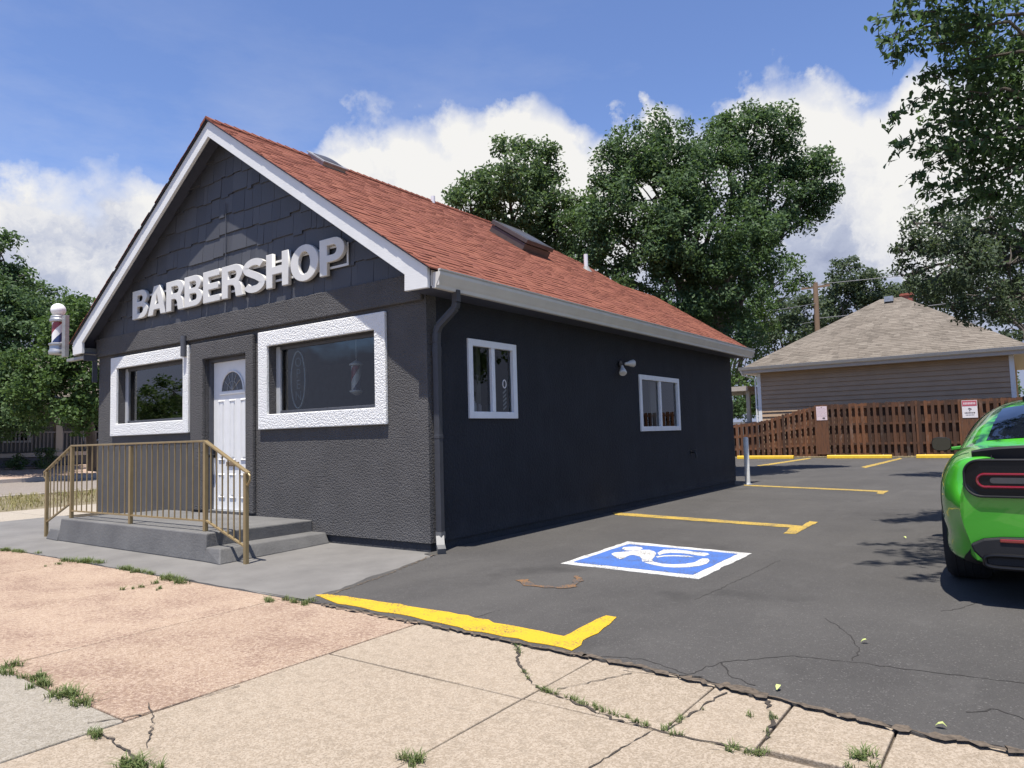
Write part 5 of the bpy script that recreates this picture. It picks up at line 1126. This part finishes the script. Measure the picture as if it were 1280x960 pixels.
def leaves(P, Nn, length, width, droop=.3, var=.35):
    n = len(P); Nn = Nn/np.linalg.norm(Nn, axis=1, keepdims=True)
    t_ = RNG.normal(size=(n, 3)); t_[:,2] -= droop; t_ -= Nn*np.sum(t_*Nn, axis=1, keepdims=True); t_ /= np.linalg.norm(t_, axis=1, keepdims=True)+1e-9
    b = np.cross(Nn, t_); L = (length*RNG.uniform(1-var, 1+var, n)/2)[:,None]; Wd_ = (width*RNG.uniform(1-var, 1+var, n)/2)[:,None]
    V = np.empty((n, 6, 3)); f = Nn*Wd_*.45
    V[:,0] = P-t_*L; V[:,1] = P-t_*L*.25+b*Wd_+f; V[:,2] = P+t_*L*.35+b*Wd_*.8+f; V[:,3] = P+t_*L; V[:,4] = P+t_*L*.35-b*Wd_*.8+f; V[:,5] = P-t_*L*.25-b*Wd_+f
    return V.reshape(-1, 3)
def limb(mb, a, b, r0, r1, n=6, wig=.06, sides=7):
    a = np.array(a, float); b = np.array(b, float); L = np.linalg.norm(b-a); pts = []; rr = []
    for k in range(n+1):
        u = k/n; p = a*(1-u)+b*u + np.array([0,0,L*.10*math.sin(math.pi*u)]) + (RNG.normal(size=3)*L*wig*math.sin(math.pi*u)); pts.append(tuple(p)); rr.append(r0+(r1-r0)*u)
    mb.tube(pts, rr, sides)
def tree(name, label, cat, base, fork_z, tr, blobs, mat, leaf, sub_r=.42, per_sub=70, dens=2.6, droop=.3, group=None, flat=.8, twigs=True):
    o = thing(name, label, cat, base, group)
    top = np.array([base[0]*.6+np.mean([b[0][0] for b in blobs])*.4, base[1]*.6+np.mean([b[0][1] for b in blobs])*.4, fork_z])
    m = MB(); limb(m, base, top, tr, tr*.72, 7, .02, 12)
    P, N, SC = crown_pts(blobs, sub_r, per_sub, dens, flat)
    for (c, r) in blobs:
        limb(m, top, c, tr*.42*min(1, r), .025, 6, .05)
        if twigs:
            d = np.linalg.norm(SC-np.array(c), axis=1); near = np.argsort(d)[:int(8*r+4)]
            for q in near[::2]: limb(m, c, SC[q], .022, .008, 3, .08, 5)
    m.build('trunk', M['bark'], o, smooth=True)
    npmesh('crown', leaves(P, N, leaf[0], leaf[1], droop), 6, mat, o); return o
def B(pt, r): return (pt, r)
tree('ash_tree', 'rounded green tree standing behind the left half of the red roof', 'tree', (-9.0,12.5,0), 4.2, .28,
  [B((-6.01, 10.24, 8.54),.85), B((-6.72, 10.12, 8.28),.75), B((-7.02, 9.60, 7.61),.6), B((-6.00, 11.45, 8.88),.75), B((-5.31, 11.39, 8.11),.75), B((-4.74, 11.71, 7.79),.5), B((-6.21, 10.79, 7.64),1.1), B((-5.33, 11.59, 7.11),.9), B((-6.94, 10.29, 7.37),.6), B((-6.13, 11.05, 9.54),.30), B((-6.46, 10.58, 9.38),.28), B((-5.49, 11.53, 9.33),.28), B((-7.39, 9.54, 8.02),.25), B((-6.53, 11.26, 6.67),1.2), B((-5.20, 12.22, 6.63),1.0)],
  M['leaf'], (.115,.062), .32, 95, 3.2)
tree('elm_tree', 'big dark green tree with spreading crown towering behind the shop roof', 'tree', (-2.95,17.5,0), 4.0, .36,
  [B((-2.84, 11.28, 8.50),.95), B((-3.29, 10.98, 8.31),.6), B((-2.09, 12.05, 8.62),.85), B((-2.37, 11.81, 9.20),.45), B((-3.17, 11.02, 8.73),.4), B((-0.63, 13.77, 9.38),.75), B((-1.04, 13.27, 8.99),.75), B((-0.00, 14.46, 9.44),.72), B((-0.36, 14.04, 9.93),.35), B((0.33, 14.67, 9.81),.35), B((-1.07, 13.44, 9.62),.35),
   B((0.65, 15.31, 7.99),.85), B((0.93, 15.45, 8.59),.5), B((0.44, 14.97, 7.27),.75), B((0.96, 15.56, 7.58),.45), B((0.11, 15.24, 8.50),.6), B((-0.31, 14.80, 8.71),.75), B((-0.42, 13.84, 7.55),.8), B((-1.41, 12.61, 7.89),1.2), B((-2.33, 11.27, 7.20),1.25), B((-3.36, 10.79, 7.04),1.0), B((-3.76, 10.54, 6.58),.7), B((-2.66, 10.90, 5.82),1.25), B((-1.39, 11.79, 6.08),1.3),
   B((-0.51, 12.90, 6.25),1.0), B((-0.10, 13.67, 6.45),.6), B((-2.06, 11.42, 4.77),1.2), B((-0.98, 12.20, 4.73),1.15), B((-0.40, 13.06, 5.31),.7), B((-1.03, 12.50, 3.73),.8), B((-3.80, 10.84, 5.68),.8), B((-1.54, 11.15, 6.49),.9), B((0.27, 14.66, 6.70),.4)],
  M['leaf_dark'], (.10,.054), .33, 125, 3.4)
tree('young_elm', 'brighter green smaller tree squeezed between the big tree and the taupe house', 'tree', (-9.2,33.5,0), 3.4, .16,
  [B((-4.44, 31.09, 8.60),.9), B((-3.90, 31.41, 9.38),.55), B((-5.16, 30.68, 7.42),.95), B((-5.73, 30.37, 6.23),.9), B((-6.16, 29.98, 7.25),1.0), B((-3.63, 31.68, 8.49),.4), B((-5.53, 30.60, 5.22),.55), B((-6.13, 30.19, 5.04),.9), B((-4.90, 30.95, 6.41),.5), B((-6.40, 30.14, 3.45),.9), B((-5.96, 30.52, 2.63),.7)],
  M['leaf_bright'], (.17,.085), .42, 60, 2.8)
tree('far_tree', 'hazy grey green tree left of the utility pole behind the taupe house', 'tree', (-6.2,38,0), 4, .3,
  [B((-5.51, 36.54, 8.01),1.1), B((-4.80, 37.00, 8.58),.8), B((-6.04, 36.23, 7.25),.8), B((-4.61, 37.23, 7.52),1.0), B((-5.41, 36.73, 6.64),1.4), B((-6.57, 35.96, 5.99),1.0)], M['leaf_grey'], (.2,.11), .5, 80, 2.9, group='trees far behind the houses')
tree('far_tree', 'tall grey green tree right of the utility pole behind the taupe house', 'tree', (-2.0,42,0), 4, .3,
  [B((-3.20, 41.72, 10.12),1.3), B((-3.86, 41.33, 9.06),1.1), B((-2.24, 42.46, 9.50),1.2), B((-3.34, 41.54, 11.01),.7), B((-1.69, 42.92, 8.69),1.2), B((-4.52, 40.94, 8.10),1.0), B((-2.73, 42.23, 8.14),1.5), B((-0.67, 43.62, 9.05),1.3)], M['leaf_grey'], (.2,.11), .5, 80, 2.9, group='trees far behind the houses')
tree('far_tree', 'dark tree filling the gap under the branches right of the taupe roof', 'tree', (9.5,40,0), 3.5, .3,
  [B((1.72, 42.86, 9.09),1.6), B((3.65, 44.21, 9.49),1.8), B((5.09, 45.35, 8.27),1.6), B((5.99, 45.81, 10.35),1.8), B((4.82, 42.85, 6.38),1.0), B((0.55, 42.06, 8.66),1.2)], M['leaf_grey'], (.2,.11), .5, 80, 2.9, group='trees far behind the houses')
tree('drooping_elm', 'fine leaved grey green tree drooping over the taupe roof at right', 'tree', (8.6,17.5,0), 4.2, .30,
  [B((3.98, 12.72, 5.56),.75), B((4.79, 13.29, 5.76),.9), B((3.51, 12.43, 5.04),.5), B((3.26, 12.30, 4.51),.38), B((4.24, 12.50, 4.66),.8), B((5.12, 13.13, 4.63),.85), B((3.70, 12.38, 4.33),.42), B((4.55, 12.78, 3.99),.5), B((5.25, 13.29, 3.84),.5), B((5.56, 13.87, 5.42),1.0), B((6.01, 14.27, 4.51),1.0), B((3.19, 12.20, 5.10),.22), B((3.48, 12.35, 5.67),.3), B((4.04, 12.43, 3.76),.25), B((4.24, 12.59, 3.48),.14), B((4.77, 12.97, 3.56),.25), B((6.32, 14.37, 5.92),1.2)],
  M['leaf_grey'], (.10,.042), .25, 62, 2.8, .9)
# near elm whose boughs hang in from the right
o = thing('near_elm', 'large leaved elm branch mass hanging into the top right corner above the car', 'tree', (9.3,4.6,0))
bl = [B((5.34, 4.55, 5.83),.62), B((4.96, 4.06, 5.46),.42), B((5.20, 4.28, 4.98),.55), B((4.94, 4.36, 4.74),.42), B((5.43, 4.74, 4.44),.7), B((5.14, 4.79, 4.18),.45), B((5.51, 4.49, 5.11),.6), B((4.92, 3.99, 5.97),.42), B((5.43, 5.28, 3.83),.55), B((4.73, 3.75, 5.74),.22), B((4.73, 4.18, 5.04),.22), B((4.85, 4.71, 4.22),.28), B((4.69, 4.32, 4.50),.2),
      B((5.58, 4.94, 6.08),.7), B((5.54, 5.02, 4.90),.7), B((5.34, 5.12, 4.89),.5), B((5.26, 4.77, 5.50),.5), B((5.1,.2,6.1),.5), B((5.9,.9,6.4),.8), B((6.9,.7,6.3),.9), B((5.0,1.0,6.5),.45), B((6.0,2.6,6.8),.9), B((7.4,2.6,6.6),1.2), B((8.6,1.4,6.2),1.2), B((7.4,4.6,7.4),1.4), B((9.5,4.6,8.0),1.8), B((10.5,2.0,6.5),1.5), B((10.6,6.8,6.6),1.6), B((8.0,6.6,6.4),1.2), B((5.0,3.2,7.0),.6)]
m = MB(); limb(m, (9.3,4.6,0), (8.9,4.5,3.6), .34, .27, 6, .02, 12)
P, N, SC = crown_pts(bl, .26, 52, 3.2)
for c, r in bl: limb(m, (8.9,4.5,3.6), c, .065, .012, 8, .04)
TW = [[(5.08, 3.86, 5.87), (4.75, 3.51, 5.86), (4.47, 3.19, 5.80), (4.12, 2.94, 5.74)], [(5.02, 3.85, 5.56), (4.65, 3.58, 5.55), (4.36, 3.26, 5.48), (4.22, 3.17, 5.41)], [(5.13, 4.10, 5.00), (4.76, 3.71, 5.02), (4.46, 3.50, 4.94), (4.15, 3.30, 4.70)],
      [(5.11, 4.23, 4.75), (4.73, 3.84, 4.70), (4.43, 3.63, 4.61), (4.20, 3.36, 4.42)], [(5.16, 4.42, 4.46), (4.78, 4.14, 4.42), (4.51, 3.84, 4.25), (4.31, 3.71, 4.10)], [(5.06, 3.83, 6.13), (4.69, 3.45, 6.10), (4.33, 3.08, 5.95)], [(5.06, 4.61, 4.20), (4.66, 4.33, 4.13), (4.35, 4.00, 4.00)], [(5.08, 3.92, 5.26), (4.74, 3.67, 5.28), (4.48, 3.49, 5.19)],
      [(4.97, 3.56, 5.66), (4.64, 3.32, 5.65), (4.36, 3.01, 5.53), (4.20, 2.90, 5.49)], [(5.02, 3.95, 4.44), (4.65, 3.68, 4.42), (4.39, 3.51, 4.32)], [(5.13, 4.80, 4.03), (4.72, 4.52, 3.95), (4.44, 4.32, 3.84)],
      [(5.4,.4,6.3),(4.9,.0,6.1),(4.5,-.3,5.9)], [(5.3,1.0,6.4),(4.8,.9,6.3),(4.3,.8,6.2)], [(5.6,.2,6.2),(5.2,-.4,6.0),(4.9,-.8,5.9)]]
PT = []; NTW = []
for tw in TW:
    Q = cr_interp(np.array(tw, float), np.linspace(0, len(tw)-1, 40)); m.tube([tuple(q) for q in Q[::3]], [.011-.0006*i for i in range(len(Q[::3]))], 5)
    for k, q in enumerate(Q):
        for _ in range(3):
            PT.append(q+RNG.normal(size=3)*np.array([.055,.055,.045])-np.array([0,0,.035])); NTW.append(RNG.normal(size=3)+np.array([0,-.4,.8]))
        if k % 5 == 2:     # side shoots
            e = q+RNG.normal(size=3)*.10-np.array([0,0,.12]); m.tube([tuple(q), tuple((q+e)/2+np.array([0,0,.02])), tuple(e)], [.005,.004,.003], 4)
            for u in np.linspace(.2, 1, 8): PT.append(q*(1-u)+e*u+RNG.normal(size=3)*.025); NTW.append(RNG.normal(size=3)+np.array([0,-.4,.6]))
m.build('trunk', M['bark'], o, smooth=True)
V = np.concatenate([leaves(P, N, .09, .038, .9), leaves(np.array(PT), np.array(NTW), .095, .04, 1.3)])
npmesh('crown', V, 6, M['leaf_dark'], o)
# trees across the side street at left
tree('maple_tree', 'bright green maple with dark lower boughs just left of the shop across the street', 'tree', (-27.6,8.9,.15), 2.7, .22,
  [B((-24.56, 7.01, 6.32),.9), B((-24.15, 7.37, 5.53),1.2), B((-25.12, 6.68, 5.41),1.0), B((-25.68, 6.35, 4.64),1.2), B((-24.28, 6.92, 3.95),1.2), B((-23.97, 7.24, 2.86),1.0), B((-24.74, 6.42, 3.03),1.1), B((-25.47, 5.87, 3.36),1.1), B((-23.93, 6.57, 2.33),.7), B((-24.03, 7.36, 6.62),.6), B((-23.78, 7.72, 4.58),1.2), B((-23.57, 7.76, 5.82),1.0), B((-25.07, 7.07, 7.03),.4)],
  M['leaf_bright'], (.16,.09), .42, 80, 3.0, .2)
tree('dark_maple', 'tall dark green street tree at the far left edge of the view', 'tree', (-28.6,3.2,.15), 3.0, .26,
  [B((-30.26, 6.36, 9.37),.9), B((-30.73, 6.09, 8.53),1.4), B((-29.83, 6.73, 8.67),.6), B((-29.79, 6.38, 7.22),1.5), B((-30.09, 5.48, 6.64),2.0), B((-28.77, 6.49, 5.92),1.3), B((-28.93, 5.99, 4.73),1.5), B((-27.61, 6.24, 4.15),1.1), B((-28.95, 5.31, 3.87),1.8), B((-27.76, 5.76, 2.85),1.2), B((-29.07, 4.84, 2.58),1.5), B((-27.00, 6.33, 2.51),.7), B((-30.12, 6.39, 10.16),.35), B((-28.80, 6.40, 6.76),.9), B((-31.10, 4.84, 5.67),2.0)],
  M['leaf_dark'], (.16,.09), .42, 80, 3.0, .2)
tree('back_maple', 'mid green tree rising behind the street house roof beside the barber pole', 'tree', (-41,13,.4), 4.0, .3,
  [B((-41.11, 12.12, 9.72),1.3), B((-41.66, 11.69, 10.12),.9), B((-40.26, 12.76, 9.36),1.1), B((-40.79, 12.43, 8.68),1.6), B((-42.13, 11.48, 8.73),1.5), B((-39.48, 13.40, 8.40),1.5)],
  M['leaf'], (.2,.11), .5, 75, 2.8, .2)
m = MB(); limb(m, (-28.6,12.6,.15), (-28.2,11.6,3.6), .17, .12, 6, .02, 10); limb(m, (-28.6,12.6,.15), (-28.4,13.6,3.8), .14, .10, 6, .02, 10)
o = thing('twin_stem_tree', 'forked dark stems with leafy top standing at the shop\'s left corner across the street', 'tree', (-28.6,12.6,.15)); m.build('trunk', M['bark'], o, smooth=True)
P, N, SC = crown_pts([B((-28.2,11.6,4.6),1.2), B((-28.4,13.6,4.8),1.3), B((-28.3,12.6,5.8),1.4)], .45, 46, 2.8); npmesh('crown', leaves(P, N, .2, .11), 6, M['leaf_bright'], o)
for k, (c, rr, lb) in enumerate((((-29.60, 6.79, 0.61),.55,'dark low shrub in front of the bungalow porch at the far left'), ((-29.60, 7.86, 0.73),.62,'light green rounded shrub in front of the bungalow porch next to the handrail'), ((-29.3,10.9,.75),.4,'small shrub by the tree stems across the street'))):
    c = (c[0], c[1], max(.55, c[2])); o = thing('shrub', lb, 'shrub', (c[0], c[1], .36), 'shrubs along the bungalow porch')
    P, N, SC = crown_pts([B(c, rr*.75)], .2, 60, 3.); npmesh('foliage', leaves(P, N, .12, .05), 6, M['leaf'] if k == 1 else M['leaf_dark'], o)
    m = MB()
    for q in range(4): limb(m, (c[0], c[1], .36), SC[q], .02, .008, 3, .05, 5)
    m.build('stems', M['bark'], o)
far_ = tree('far_tree', 'dense dark tree seen under the porch roof at the left end of the taupe house', 'tree', (-13,40,0), 2.2, .25,
  [B((-13,40,3.2),2.0), B((-11,40,2.0),1.8), B((-15,41,2.6),2.0), B((-13,40,5.2),1.8), B((-9.5,40.5,3.0),1.7), B((-10,40,1.0),1.3), B((-14,40,1.0),1.4)], M['leaf_dark'], (.2,.11), .5, 70, 2.6, group='trees far behind the houses')
for loc, lb in (((21,40,0), 'dark tree beyond the right end of the taupe house behind the green car'), ((0,52,0), 'low dark tree right behind the taupe house')):
    c = copy_tree(far_); c.location = loc; c['label'] = lb
# street trees opposite the shop front and along the next lot, seen mirrored in its windows
r_ = tree('plane_tree', 'leafy street tree across the front road, mirrored in the left shop window', 'tree', (-37,-18.3,-.04), 3.0, .25,
  [B((-37,-18.3,5.4),2.4), B((-35.0,-17.0,4.2),1.8), B((-39,-19.8,4.0),1.9), B((-37,-17.3,7.4),2.0), B((-35.2,-19.8,5.8),1.8), B((-39,-17,5.6),1.8), B((-36.4,-17.6,2.6),1.5), B((-38.4,-19,2.4),1.5)], M['leaf_bright'], (.28,.15), .6, 40, 2.4, group='trees across the front road')
r_.scale = (.85,.85,.60)
for loc, lb in (((-45,-21.5,-.04), 'leafy tree across the front road further along, mirrored in the left shop window'), ((24,9,-.04), 'leafy tree on the next lot to the right, mirrored in the near side window'), ((26,17,-.04), 'leafy tree on the next lot to the right, mirrored in the far side window'), ((23,26,-.04), 'leafy tree at the back of the next lot to the right')):
    c = copy_tree(r_); c.location = loc; c['label'] = lb
    if loc[0] > 0: c.scale = (1,1,1.1)
